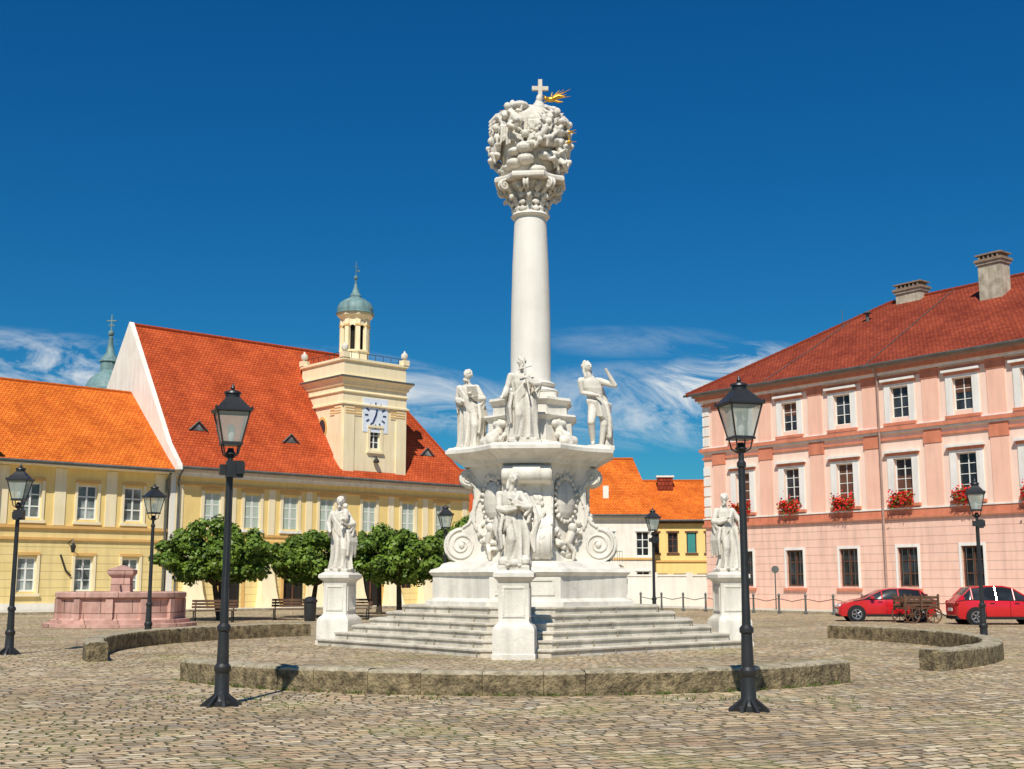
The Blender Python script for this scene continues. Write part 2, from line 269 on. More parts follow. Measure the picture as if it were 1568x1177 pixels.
# ------------------------------------------------------------------ statues
def interp(x,xs,ys): return float(np.interp(x,xs,ys))
def statue(name,H=1.95,seed=0,robe=True,armL=((.34,-.05,1.15),(.22,-.28,1.2)),armR=((-.34,-.02,1.15),(-.2,-.26,1.0)),turn=0.,tilt=0.,sway=.05,attr=None,beard=True,cloak=True,vox=.017,parent=None,loc=(0,0,0),rz=0):
    rnd=random.Random(seed); mb=MB(); S=H/1.8
    mb.M=Matrix.Scale(S,4)
    cx=lambda z: sway*math.sin(z*2.6+.4)-sway*.3
    n=44
    if robe:
        rings=[]; ph=rnd.uniform(0,6)
        zs=list(np.linspace(.02,1.5,44))
        X=[0,.15,.35,.6,.9,1.05,1.25,1.4,1.46,1.52]; W=[.29,.26,.235,.23,.215,.18,.215,.20,.12,.07]; D=[.24,.215,.19,.175,.165,.135,.15,.125,.09,.06]
        for z in zs:
            w=interp(z,X,W); d=interp(z,X,D); amp=interp(z,[0,.9,1.1,1.5],[.20,.16,.07,.02])
            ring=[]
            for j in range(n):
                a=2*math.pi*j/n
                k=1+amp*(math.sin(7*a+ph+1.6*z+.8*math.sin(2*z+ph))+.5*math.sin(11*a-2.3*z+ph*2))
                ring.append((cx(z)+w*k*math.cos(a),d*k*math.sin(a)-.02*math.sin(z*3),z))
            rings.append(ring)
        mb.loft(rings,smooth=True)
        sd=1 if seed%2 else -1
        mb.chain([(sd*.09+cx(.9),-.06,.9),(sd*.12+cx(.5),-.19,.52),(sd*.11,-.12,.08)],[.1,.085,.06])
        for q in (-1,1): mb.ell((q*.11,-.24-.04*(q==sd),.035),(.045,.11,.04))
    else:
        mb.chain([(.09+cx(.9),0,.92),(.13,-.05,.5),(.09,.04,.08),(.1,-.12,.03)],[.115,.078,.05,.035])
        mb.chain([(-.09+cx(.9),0,.92),(-.16,-.17,.52),(-.1,-.02,.14),(-.13,-.16,.08)],[.115,.08,.05,.035])
        rings=[]
        X=[.82,.92,1.05,1.25,1.4,1.46,1.52]; W=[.15,.185,.16,.21,.2,.12,.06]; D=[.12,.135,.12,.145,.12,.08,.05]
        for z in np.linspace(.82,1.52,22):
            w=interp(z,X,W); d=interp(z,X,D); rings.append([(cx(z)+w*math.cos(2*math.pi*j/24),d*math.sin(2*math.pi*j/24),z) for j in range(24)])
        mb.loft(rings,smooth=True)
        for i in range(9):
            z=.97-i*.035; mb.chain([(cx(z)-.2,-.03,z+.02),(cx(z),-.16,z-.03),(cx(z)+.21,-.02,z-.06-.01*i)],[.03,.035,.03])
        for i in range(5): mb.chain([(cx(.9)+.16+.03*i,-.08+.05*i,.92),(.24,-.06+.05*i,.6),(.26-.02*i,-.02+.04*i,.25)],[.05,.06,.045])
        mb.chain([(.22,.2,0),(.25,.2,.5),(.18,.18,1.0),(.05,.2,1.45)],[.17,.12,.1,.07])
        mb.ell((0,.05,.03),(.3,.26,.06))
    if cloak:
        sd=-1 if seed%2 else 1
        for i in range(6):
            o=i*.045
            mb.chain([(sd*.19+cx(1.4),-.04,1.43-o*.4),(cx(1.2)+sd*.06,-.155,1.22-o),(cx(1)-sd*.12,-.16,1.02-o),(cx(.9)-sd*.23,-.05,.93-o*1.2)],[.03,.032,.034,.036],8)
        for i in range(7):
            x=-sd*(.23+.012*i)+cx(.9); y=-.16+.05*i
            mb.chain([(x,y,.98+.02*math.sin(i*2)),(x-sd*.05,y-.02,.7),(x-sd*.02+.02*math.sin(i*3),y,.36+.05*math.sin(i*1.7))],[.035,.042,.03],8)
        for i in range(5):
            mb.chain([(sd*.2+cx(1.4),.05+.02*i,1.4),(sd*.27,.1-.01*i,.9),(sd*(.29-.03*i),.15,.25)],[.05,.06,.05],8)
    c0=cx(1.5)
    mb.chain([(c0,0,1.42),(c0+tilt*.3,-.02,1.6)],[.075,.058])
    for q in (-1,1): mb.ell((q*.175+cx(1.4),0,1.4),(.085,.08,.075))
    Mh=Matrix.Rotation(turn,3,'Z')@Matrix.Rotation(tilt,3,'Y')
    hc=Vector((c0+tilt*.35,-.03,1.69)); H_=lambda x,y,z:(hc+Mh@Vector((x,y,z)))
    mb.ell(H_(0,0,0),(.078,.095,.115),n=14,rot=Mh)
    mb.chain([H_(0,-.088,.03),H_(0,-.118,-.015)],[.012,.018],6)
    mb.chain([H_(-.045,-.082,.035),H_(.045,-.082,.035)],[.014,.014],6)
    mb.ell(H_(0,-.085,-.055),(.028,.02,.012),n=8,rot=Mh)
    for q in (-1,1): mb.ell(H_(q*.08,.0,0),(.012,.02,.03),n=6,rot=Mh)
    for i in range(30):
        a=rnd.uniform(-.6,math.pi+.6); e=rnd.uniform(-.3,1.3)
        mb.ell(H_(.085*math.cos(a)*math.cos(e),.03+.09*math.sin(a)*math.cos(e),.02+.11*math.sin(e)),rnd.uniform(.022,.036),n=6)
    if beard:
        for i in range(9): mb.ell(H_(rnd.uniform(-.045,.045),-.075+rnd.uniform(-.02,.02),-.09-rnd.uniform(0,.06)),.026,n=6)
    else:
        for q in (-1,1): mb.chain([H_(q*.07,.03,.02),H_(q*.085,.03,-.1),H_(q*.08,.0,-.2)],[.03,.035,.03],8)
    for q,(e,w) in ((1,armL),(-1,armR)):
        sh=Vector((q*.2+cx(1.4),0,1.4)); e=Vector(e); w=Vector(w)
        mb.chain([sh,sh.lerp(e,.5),e],[.078,.068,.055],10)
        mb.chain([e,e.lerp(w,.4),w],[.056,.048,.032],10)
        if robe:
            mb.chain([e,e.lerp(w,.5)+Vector((0,0,-.06)),w+Vector((0,0,-.05))],[.075,.07,.045],8)
            mb.chain([e+Vector((0,0,-.03)),e.lerp(w,.3)+Vector((0,0,-.2))],[.06,.03],8)
            mb.chain([e+Vector((0,.04,-.03)),e.lerp(w,.1)+Vector((0,.02,-.3))],[.06,.03],8)
        d=(w-e).normalized(); sd_=d.cross(Vector((0,0,1))); sd_=sd_.normalized() if sd_.length>.1 else Vector((1,0,0))
        pc=w+d*.05; mb.chain([w,pc],[.03,.036],8)
        for k,ln in enumerate((.06,.075,.07,.055)):
            b0=pc+sd_*(k-1.5)*.02; mb.chain([b0,b0+d*ln*.6,b0+d*ln+Vector((0,0,-.02))],[.013,.012,.01],6)
        mb.chain([pc+sd_*.03,pc+sd_*.06+d*.03],[.014,.011],6)
    if attr=='book': 
        p=Vector(armL[1]); mb.M=Matrix.Scale(S,4)@Matrix.Translation(p+Vector((0,-.05,.06)))@Matrix.Rotation(.5,4,'X'); mb.b2(-.11,.11,-.03,.03,-.14,.14); mb.M=Matrix.Scale(S,4)
    if attr=='cross':
        p=Vector(armL[1]); mb.chain([p+Vector((.05,-.03,-.35)),p+Vector((-.08,-.03,.4))],[.022,.022],8); mb.chain([p+Vector((-.18,-.03,.2)),p+Vector((.1,-.03,.28))],[.02,.02],8)
    if attr=='child':
        p=Vector(armL[1])+Vector((.02,-.02,.06)); mb.chain([p,p+Vector((0,0,.17))],[.085,.075],10); mb.ell(p+Vector((0,-.01,.31)),.068,n=10)
        mb.chain([p,p+Vector((-.08,-.12,-.02)),p+Vector((-.06,-.13,-.16))],[.05,.04,.025],8); mb.chain([p+Vector((0,0,.16)),p+Vector((-.14,-.06,.14))],[.03,.02],6)
    if attr=='billow':
        for i in range(6):
            t=i*.05; mb.chain([(.2,.1,1.4-t),(.36+t*.4,.08,1.15-t),(.42-t*.2,.04,.85-t),(.3+t*.3,.0,.55-t)],[.05,.055,.05,.035],8)
            mb.chain([(-.2,.08,1.38-t),(-.33-t*.3,.05,1.0-t),(-.36+t*.5,.0,.62-t)],[.045,.055,.035],8)
        mb.ell((-.2,-.2,.1),(.11,.12,.11)); mb.ell((.22,-.2,.12),(.1,.12,.12)); mb.ell((.0,-.26,.08),(.12,.1,.08))
    mb.M=Matrix.Scale(S,4)
    mb.b2(-.3,.3,-.3,.27,-.07,.03)
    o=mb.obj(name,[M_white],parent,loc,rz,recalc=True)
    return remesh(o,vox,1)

# ------------------------------------------------------------------ monument
PH=R(-4.5); C=Vector((.5,31.7,0))
mon=empty('holy_trinity_plague_column',C,PH)
def plan(Rr,h,pull,z,seg=6):
    pts=[]
    for k in range(4):
        a=k*math.pi/2; ca,sa=math.cos(a),math.sin(a)
        c=[(Rr,-h),(Rr,h)]; q=((Rr+h)/2-pull,)*2
        for i in range(1,seg):
            t=i/seg; c.append(tuple((1-t)**2*c[1][d]+2*t*(1-t)*q[d]+t*t*(h,Rr)[d] for d in (0,1)))
        pts+=[(x*ca-y*sa,x*sa+y*ca,z) for x,y in c]
    return pts
mb=MB(); sr=[5.4,4.95,4.5,4.05,3.62,3.22]; rnd=random.Random(2)
for i,r_ in enumerate(sr):
    z0=i*.17; z1=z0+.17
    mb.loft([plan(r_,.75,.12,z0),plan(r_,.75,.12,z1-.055),plan(r_+.035,.77,.12,z1-.045),plan(r_+.038,.77,.12,z1-.012),plan(r_+.02,.76,.12,z1)],0)
    P=[Vector(p) for p in plan(r_+.03,.77,.12,z0)]
    for a,b in zip(P,P[1:]+P[:1]):
        ln=(b-a).length; t=(b-a)/max(ln,1e-6); nrm=Vector((t.y,-t.x,0))
        if ln<1.2 and rnd.random()<.4: continue
        for k in range(int(ln/1.1)+1):
            u=rnd.uniform(.1,.9)*ln if ln<1.2 else (k+rnd.uniform(.25,.75))*ln/(int(ln/1.1)+1)
            c=a+t*u; q=[c-t*.004-nrm*.05,c+t*.004-nrm*.05,c+t*.004+nrm*.0115,c-t*.004+nrm*.0115]
            mb.loft([[(p.x,p.y,z0+.002) for p in q],[(p.x,p.y,z1-.012) for p in q]],1)
mb.obj('steps',[M_step,M_joint],mon)
mb=MB()
def stack(lv,h,pull,mat=0):
    mb.loft([plan(r_,h+(r_-lv[0][0])*.4,pull,z) for r_,z in lv],mat)
stack([(2.62,1.02),(2.62,1.12),(2.5,1.17),(2.45,1.2),(2.45,1.74),(2.5,1.77),(2.55,1.83),(2.5,1.9),(2.3,1.96),(2.22,2.05),(2.05,2.1)],.92,.18)
stack([(1.5,2.1),(1.38,2.4),(1.33,3.2),(1.36,4.1),(1.5,4.4),(1.6,4.6)],.6,.16)
stack([(1.70,4.52),(1.76,4.58),(1.78,4.62),(1.88,4.68),(1.95,4.72),(2.12,4.82),(2.16,4.84),(2.16,4.93),(2.11,4.95),(2.07,5.0),(1.6,5.03)],.68,.24)
stack([(1.22,5.02),(1.2,5.12),(1.1,5.16),(1.08,5.7),(1.14,5.76),(1.2,5.82),(1.18,5.87),(1.0,5.9)],.5,.08)
stack([(.97,5.89),(.95,6.12),(1.0,6.17),(1.07,6.24),(1.05,6.31),(.8,6.34)],.46,.04)
stack([(.72,6.33),(.72,6.46),(.6,6.47)],.55,-.1)
for k in range(4):
    mb.M=Matrix.Rotation(k*math.pi/2,4,'Z'); 
    mb.b2(2.44,2.475,-.72,.72,1.28,1.34); mb.b2(2.44,2.475,-.72,.72,1.62,1.68); mb.b2(2.44,2.475,-.72,-.66,1.343,1.617); mb.b2(2.44,2.475,.66,.72,1.343,1.617)
mb.M=Matrix.Identity(4)
mb.lathe([(.62,6.46),(.73,6.5),(.75,6.55),(.7,6.6),(.6,6.63),(.58,6.68),(.64,6.71),(.66,6.75),(.62,6.79),(.55,6.81),(.53,6.86),(.535,7.5),(.525,8.6),(.49,10),(.435,11.25),(.43,11.32),(.5,11.34),(.53,11.38),(.5,11.43),(.43,11.45)],n=48,mat=1)
mb.obj('pedestal_and_shaft',[M_white2,M_shaft],mon,sharp=30)
mb=MB()
def spiral(cr,cz,r0,turns,dirn=1,start=0,n=44):
    return [(cr+(r0*(1-.85*i/n))*math.cos(start+dirn*turns*2*math.pi*i/n),cz+(r0*(1-.85*i/n))*math.sin(start+dirn*turns*2*math.pi*i/n)) for i in range(n+1)]
prof=[(1.2,2.08)]
prof+=[(1.75+.45*math.cos(t),2.53+.45*math.sin(t)) for t in np.linspace(-math.pi/2,math.pi*.5,16)]
prof+=[(1.62,3.05),(1.53,3.2),(1.46,3.45),(1.43,3.75),(1.46,4.0)]
prof+=[(1.6+.22*math.cos(t),4.25+.22*math.sin(t)) for t in np.linspace(-math.pi*.6,math.pi*.5,10)]
prof+=[(1.45,4.56),(1.2,4.56)]
for k in range(4):
    mb.M=Matrix.Rotation(k*math.pi/2,4,'Z')
    for (w,ins) in ((.60,0.0),(.34,-.05)):
        pr=[(r_+(-ins if i not in (0,len(prof)-1) else 0),z) for i,(r_,z) in enumerate(prof)]
        mb.loft([[(r_,-w,z) for r_,z in pr],[(r_,w,z) for r_,z in pr]],0)
    for q in (-1,1):
        for (cr,cz,r0,st) in ((1.75,2.53,.40,math.pi*.5),(1.6,4.25,.19,-math.pi*.5)):
            pts=spiral(cr,cz,r0,2.2,-1 if cz<3 else 1,st)
            mb.tube([(a,q*.61,b) for a,b in pts],list(np.linspace(.04,.022,len(pts))) if cz<3 else .018,6)
            mb.ell((cr,q*.61,cz),(.08,.06,.08) if cz<3 else (.045,.05,.045))
        edge=[(1.72,2.97),(1.56,3.08),(1.47,3.25),(1.40,3.5),(1.37,3.75),(1.4,4.0),(1.5,4.12)]
        mb.tube([(a,q*.61,b) for a,b in edge],.04,6)
mb.obj('volute_buttresses',[M_white2],mon,sharp=35)
mb=MB(); rnd=random.Random(3)
for k in range(4):
    for dd in (0,1):
        mb.M=Matrix.Rotation(k*math.pi/2+(math.pi/4 if dd else 0),4,'Z')@Matrix.Translation((1.28 if dd else 1.5,0,0))
        if dd:
            mb.ell((.0,0,3.65),(.16,.34,.5),n=14)
            for i in range(22):
                a=2*math.pi*i/22; mb.ell((.04,.38*math.cos(a),3.65+.56*math.sin(a)),rnd.uniform(.05,.075),n=7)
            for i in range(60):
                t=rnd.uniform(0,1); s_=rnd.uniform(-1,1)
                y=s_*.46; z=2.3+.65*abs(s_)**1.5+rnd.uniform(-.12,.2)
                mb.ell((rnd.uniform(-.02,.1),y,z),(rnd.uniform(.05,.12),rnd.uniform(.04,.1),rnd.uniform(.04,.12)),n=7,rot=Matrix.Rotation(rnd.uniform(0,3),3,'X'))
            for i in range(26):
                mb.ell((rnd.uniform(0,.06),rnd.uniform(-.4,.4),4.25+rnd.uniform(-.05,.2)),rnd.uniform(.04,.08),n=7)
            mb.ell((.18,.1,2.95),.12,n=10); mb.chain([(.15,.08,2.8),(.16,-.02,2.6)],[.11,.1],8); mb.chain([(.16,.1,2.78),(.24,.3,2.9)],[.05,.04],7); mb.chain([(.16,-.02,2.55),(.24,.12,2.35),(.2,.1,2.15)],[.07,.06,.04],7)
        else:
            for i in range(60):
                z=rnd.uniform(3.0,4.4); mb.ell((-.02+.08*(z<3.3),rnd.uniform(-.42,.42),z),(rnd.uniform(.03,.07),rnd.uniform(.04,.09),rnd.uniform(.05,.13)),n=7,rot=Matrix.Rotation(rnd.uniform(0,3),3,'X'))
            for i in range(70):
                z=rnd.uniform(2.15,2.95); r_=.23+.43*math.sqrt(max(0,1-((z-2.53)/.47)**2))
                mb.ell((r_,rnd.uniform(-.4,.4),z),(.06,rnd.uniform(.04,.09),rnd.uniform(.05,.12)),n=7,rot=Matrix.Rotation(rnd.uniform(0,3),3,'X'))
            for q in (-1,1):
                for i in range(16): 
                    t=i/15; mb.ell((-.12+.08*math.sin(t*5),q*.62,2.95+t*1.0),(rnd.uniform(.04,.09),.04,rnd.uniform(.05,.09)),n=7)
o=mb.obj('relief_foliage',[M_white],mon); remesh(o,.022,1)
mb=MB()
for k in range(4):
    mb.M=Matrix.Rotation(k*math.pi/2+math.pi/4,4,'Z')
    mb.chain([(1.5,0,5.08),(1.4,0,5.25),(1.12,0,5.4),(1.0,0,5.75)],[.1,.13,.12,.1]); mb.chain([(1.45,-.17,5.15),(1.45,.17,5.15)],[.13,.13]); mb.chain([(1.08,-.15,5.62),(1.08,.15,5.62)],[.1,.1])
    for i in range(14): mb.ell((rnd.uniform(1.0,1.4),rnd.uniform(-.3,.3),rnd.uniform(5.05,5.4)),rnd.uniform(.05,.1),n=7)
o=mb.obj('pedestal_scrolls',[M_white],mon); remesh(o,.026,1)
mb=MB(); rnd=random.Random(11)
mb.lathe([(.42,11.4),(.44,11.7),(.52,12.0),(.68,12.2),(.66,12.3)],n=28)
for row,(z0,nn,off,r0,ln) in enumerate(((11.42,8,0,.43,.42),(11.5,8,.39,.47,.62))):
    for i in range(nn):
        a=i*2*math.pi/nn+off; ca,sa=math.cos(a),math.sin(a)
        for (dr,dz,w) in ((.02,0,.10),(.03,.3,.11),(.06,.6,.11),(.12,.85,.10),(.21,1.0,.08),(.27,.92,.055)):
            mb.ell(((r0+dr)*ca,(r0+dr)*sa,z0+dz*ln),(.05,w,.085),n=8,rot=Matrix.Rotation(a,3,'Z'))
for i in range(8):
    a=i*math.pi/4+PH; rr=.93 if i%2 else .80
    ca,sa=math.cos(a),math.sin(a); ta,tb=-sa,ca
    mb.chain([(.5*ca,.5*sa,11.9),(rr*.8*ca,rr*.8*sa,12.05),(rr*ca,rr*sa,12.2)],[.05,.06,.05],8)
    pts=spiral(rr-.04,12.1,.15,1.5,-1,math.pi*.5,20)
    for q in (-.05,.05): mb.chain([(p*ca+ta*q,p*sa+tb*q,z) for p,z in pts],[.035]*len(pts),6)
mb.loft([plan(r_,.42,.12,z) for r_,z in ((.93,12.24),(.95,12.27),(.95,12.36),(.9,12.4))],0)
o=mb.obj('corinthian_capital',[M_white],mon); remesh(o,.02,1)
# cloud of cherubs: swelling cloud banks, streaming drapery, figures
mb=MB(); rnd=random.Random(23)
EZ=[12.3,12.5,12.8,13.2,13.6,14.0,14.25,14.42,14.6]; ER=[.70,.84,1.0,1.07,1.10,1.06,.90,.58,.25]
mb.lathe([(interp(z,EZ,ER)*.76,z) for z in np.linspace(12.3,14.45,14)],n=24)
def onshell(z,a,k=1): r_=interp(z,EZ,ER)*k; return Vector((r_*math.cos(a),r_*math.sin(a),z))
for i in range(60):   # big soft cloud banks
    z=12.45+1.9*((i*.7548)%1); a=i*2.39996+rnd.uniform(-.25,.25); s_=rnd.uniform(.16,.26)
    mb.ell(onshell(z,a,rnd.uniform(.74,.86)),(s_,s_,s_*rnd.uniform(.5,.7)),n=12)
for i in range(34):   # curling cloud rims and drapery streams
    z=12.5+1.8*((i*.618)%1); a=i*2.39996*1.3; da=rnd.choice((-1,1))*rnd.uniform(.35,.7); dz=rnd.uniform(-.35,.35)
    P=[]
    for t in np.linspace(0,1,6): P.append(onshell(min(14.4,max(12.4,z+dz*t+.09*math.sin(t*6.5))),a+da*t,.90+.09*math.sin(t*3.14)))
    mb.chain(P,[.035,.06,.065,.055,.045,.02],7)
for i in range(17):   # winged cherub heads
    z=12.55+1.75*((i*.618+.2)%1); a=i*2.39996*1.7; p=onshell(z,a,.95); t=Vector((-math.sin(a),math.cos(a),0)); o_=Vector((math.cos(a),math.sin(a),0))
    mb.ell(p+o_*.05,(.1,.1,.115),n=12); mb.ell(p+o_*.15-Vector((0,0,.01)),.02,n=6)
    for j in range(6): mb.ell(p+Vector((0,0,.07))+t*rnd.uniform(-.08,.08)+o_*rnd.uniform(-.02,.06),.033,n=6)
    for q in (-1,1):
        for f in range(4): mb.chain([p+t*q*.07-Vector((0,0,.06+f*.035)),p+t*q*(.2)+Vector((0,0,-.02-f*.03))+o_*.03,p+t*q*(.34-f*.04)+Vector((0,0,.08-f*.07))],[.03,.035,.013],6)
for i in range(8):    # putti
    z=12.85+1.25*((i*.618)%1); a=-1.57+(i-3.5)*.75; p=onshell(z,a,.93); t=Vector((-math.sin(a),math.cos(a),0)); o_=Vector((math.cos(a),math.sin(a),0)); s_=rnd.choice((-1,1)); U=Vector((0,0,1)); ln=t*s_*.12
    mb.chain([p+U*.14+ln,p,p-U*.14-ln],[.10,.12,.13],10); mb.ell(p+U*.30+o_*.05+ln*1.5,.105,n=12)
    mb.chain([p-U*.16+t*.08,p-U*.18+o_*.18+t*.14,p-U*.38+o_*.10+t*.12],[.095,.075,.045],8); mb.chain([p-U*.16-t*.08,p-U*.28+o_*.15-t*.1,p-U*.42+o_*.06-t*.2*s_],[.095,.075,.045],8)
    mb.chain([p+U*.15+t*.1,p+U*.1+t*.22+o_*.06,p+U*.22+t*.26+o_*.08],[.06,.05,.03],7); mb.chain([p+U*.15-t*.1,p+U*.02-t*.18+o_*.1,p+U*.1-t*.1+o_*.16],[.06,.05,.03],7)
for (x,y,tz,rt) in ((-.48,-.3,13.98,-1),(.26,-.35,14.10,1)):
    mb.chain([(x,y,tz-.25),(x,y,tz),(x,y-.03,tz+.28)],[.24,.2,.17],12); mb.ell((x+.02,y-.05,tz+.5),(.095,.11,.135),n=12)
    for i in range(8): mb.ell((x+rnd.uniform(-.06,.06),y-.13+rnd.uniform(-.02,.1),tz+.4-rnd.uniform(0,.1)),.04,n=6)
    mb.chain([(x+.18,y,tz+.28),(x+.28,y-.15,tz+.08),(x+.2,y-.32,tz+.15)],[.08,.07,.045],8); mb.chain([(x-.18,y,tz+.28),(x-.3,y-.1,tz+.1),(x-.25,y-.3,tz+.05)],[.08,.07,.045],8)
    for q in (-1,1): mb.chain([(x+q*.12,y-.1,tz-.2),(x+q*.17,y-.42,tz-.2),(x+q*.15,y-.48,tz-.6)],[.13,.12,.08],9)
    for j in range(8): mb.chain([(x-.24+j*.065,y-.3,tz-.14),(x-.22+j*.07,y-.54,tz-.3),(x-.26+j*.08,y-.5,tz-.75+.07*math.sin(j*2))],[.035,.045,.03],7)
    for j in range(4): mb.chain([(x+rt*.18,y+.05*j,tz+.3),(x+rt*.42,y+.04*j,tz+.22-.08*j),(x+rt*.62,y-.02,tz+.02-.1*j)],[.05,.06,.03],7)
mb.ell((-.85,-.1,14.05),(.22,.2,.14)); mb.ell((.86,-.05,13.95),(.2,.2,.25)); mb.ell((-.95,-.2,13.6),(.14,.2,.2)); mb.ell((.62,-.2,14.3),(.2,.2,.15)); mb.ell((-.1,.1,14.45),(.25,.25,.2))
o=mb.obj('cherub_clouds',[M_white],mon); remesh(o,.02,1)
mb=MB(); mb.M=Matrix.Translation((.28,-.05,0))@Matrix.Rotation(R(8),4,'Z')
mb.b2(-.055,.055,-.05,.05,14.4,15.3); mb.b2(-.225,.225,-.047,.047,14.99,15.1); mb.obj('cross',[M_step],mon)
mb=MB()
c=Vector((.58,-.05,14.72)); mb.ell(c,(.15,.08,.08)); mb.ell(c+Vector((-.15,0,.04)),.055)
for a,ln in ((8,.55),(28,.62),(-14,.35),(48,.35),(150,.3),(172,.32),(200,.28),(80,.22),(18,.45),(38,.45)):
    d=Vector((math.cos(R(a)),0,math.sin(R(a)))); mb.tube([c+d*.1,c+d*ln],[.026,.005],6)
mb.chain([c,c+Vector((.2,0,.1)),c+Vector((.38,0,.07))],[.045,.04,.015]); mb.chain([c,c+Vector((.2,0,-.08)),c+Vector((.32,0,-.08))],[.04,.03,.015])
for (p,ds) in (((-.35,-.2,14.42),((185,.5),(165,.4),(205,.75),(150,.35),(195,.65),(20,.3))),((1.08,-.4,13.35),((0,.2),(90,.2),(200,.2))),((1.08,-.2,13.7),((-10,.2),(20,.2)))):
    for a,ln in ds:
        d=Vector((math.cos(R(a)),0,math.sin(R(a)))); mb.tube([p,Vector(p)+d*ln],[.024,.006],6)
    mb.ell(p,.05)
mb.obj('gilded_dove_and_rays',[M_gold],mon)
statue('saint_left',2.12,1,parent=mon,loc=(-1.62,0,5.05),rz=R(-8),armL=((.31,-.02,1.15),(.12,-.24,1.22)),armR=((-.3,.02,1.15),(-.12,-.25,1.08)),attr='book',turn=-.3)
statue('saint_front',2.1,4,parent=mon,loc=(-.1,-1.72,5.08),rz=R(4),armL=((.36,-.08,1.22),(.1,-.26,1.3)),armR=((-.34,-.02,1.12),(-.42,-.22,.95)),attr='cross',turn=.35,tilt=.12)
statue('saint_right',2.3,7,robe=False,parent=mon,loc=(1.75,0,5.05),rz=R(12),armL=((.36,-.1,1.3),(.2,-.16,1.56)),armR=((-.3,.02,1.16),(-.06,-.2,1.08)),cloak=False,beard=False,turn=.5,tilt=-.15,sway=.12)
statue('saint_rear',2.1,8,parent=mon,loc=(0,1.75,5.05),rz=R(180),vox=.03)
mb=MB()
for x,y in ((-1.62,0),(0,-1.72),(1.72,0),(0,1.75)): mb.b2(x-.38,x+.38,y-.36,y+.36,4.97,5.06)
mb.obj('statue_plinths',[M_white2],mon)
def pedestal(lx,ly,seed,rz,**kw):
    rot=Matrix.Rotation(PH,3,'Z'); p=C+rot@Vector((lx,ly,0))
    e=empty('saint_statue_on_pedestal',p,PH+rz)
    mb=MB()
    def sq(w,z): return [(-w,-w,z),(w,-w,z),(w,w,z),(-w,w,z)]
    mb.loft([sq(w,z) for w,z in ((.46,0),(.46,.10),(.44,.12),(.44,.60),(.42,.66),(.385,.70),(.34,.74),(.32,.78),(.32,1.58),(.34,1.62),(.39,1.66),(.43,1.70),(.43,1.78),(.38,1.81),(.34,1.84))],0)
    for q in range(4):
        mb.M=Matrix.Rotation(q*math.pi/2,4,'Z')
        for (a,b,c,d) in ((-.24,.24,.86,.90),(-.24,.24,1.46,1.50),(-.24,-.20,.903,1.457),(.20,.24,.903,1.457)): mb.b2(a,b,-.338,-.315,c,d)
    mb.obj('pedestal',[M_white2],e)
    statue('figure',seed=seed,parent=e,loc=(0,0,1.9),**kw)
pedestal(0,-5.6,6,0,H=2.0,beard=False,armL=((.3,-.1,1.15),(-.02,-.26,1.28)),armR=((-.3,-.1,1.12),(.04,-.27,1.16)),tilt=.25,turn=.4,sway=.09,vox=.0155,attr='billow')
pedestal(-5.02,0,3,R(-12),H=1.9,attr='child',turn=.3,tilt=.1)
pedestal(5.05,0,10,R(14),H=1.93,armL=((.34,-.05,1.12),(.36,-.15,.85)),armR=((-.34,-.04,1.15),(-.1,-.27,1.22)),attr=None,turn=-.3)
pedestal(0,5.4,12,R(180),H=1.9,vox=.03)

# ------------------------------------------------------------------ low stone walls
def arc3(p0,pm,p1,n):
    ax,ay=p0;bx,by=pm;cx,cy=p1; d=2*(ax*(by-cy)+bx*(cy-ay)+cx*(ay-by))
    ux=((ax*ax+ay*ay)*(by-cy)+(bx*bx+by*by)*(cy-ay)+(cx*cx+cy*cy)*(ay-by))/d
    uy=((ax*ax+ay*ay)*(cx-bx)+(bx*bx+by*by)*(ax-cx)+(cx*cx+cy*cy)*(bx-ax))/d
    r_=math.hypot(ax-ux,ay-uy); a0=math.atan2(ay-uy,ax-ux); am=math.atan2(by-uy,bx-ux); a1=math.atan2(cy-uy,cx-ux)
    def nrm(a,ref):
        while a-ref>math.pi:a-=2*math.pi
        while a-ref<-math.pi:a+=2*math.pi
        return a
    am=nrm(am,a0); a1=nrm(a1,am)
    return (ux,uy),r_,list(np.linspace(a0,a1,n))
def lowwall(p0,pm,p1,h=.35,w=.42,blocks=14,seed=0):
    (ux,uy),r_,an=arc3(p0,pm,p1,blocks+1); rnd=random.Random(seed); mb=MB()
    a=[an[0]]+[x+rnd.uniform(-.2,.2)*(an[1]-an[0]) for x in an[1:-1]]+[an[-1]]
    for i in range(blocks):
        g=.004/r_*(1 if an[1]>an[0] else -1); a0=a[i]+g; a1=a[i+1]-g; hh=h+rnd.uniform(-.01,.01); dr=rnd.uniform(-.008,.008)
        rings=[]
        ts=np.linspace(0,1,9)
        for t in ts:
            aa=a0+(a1-a0)*t; ca,sa=math.cos(aa),math.sin(aa); e=.012 if t in (0,1) else 0; j=lambda: rnd.uniform(-.007,.007)
            sec=[(0,-.05),(.0,hh*.3),(0,hh*.6),(0,hh-.05),(-.012-e,hh-.012-e),(-.05,hh-e),(-w*.5,hh+.004-e),(-w+.05,hh-e),(-w+.012+e,hh-.012-e),(-w,hh-.05),(-w,hh*.5),(-w,-.05)]
            rings.append([(ux+(r_+dr+q+j())*ca,uy+(r_+dr+q+j())*sa,z+j()) for q,z in sec])
        b0=len(mb.f); mb.loft(rings,0,True)
        for k in range(8):
            for jj in (3,4,5,6,7): mb.m[b0+k*12+jj]=1
    return mb.obj('low_stone_wall',[M_lowwall,M_lowtop],sharp=50)
lowwall((-5.44,20.3),(0,17.6),(5.46,20.0),blocks=15,seed=1)
lowwall((-8.6,25.0),(-9.5,31.5),(-6.3,37.2),h=.38,blocks=16,seed=2)
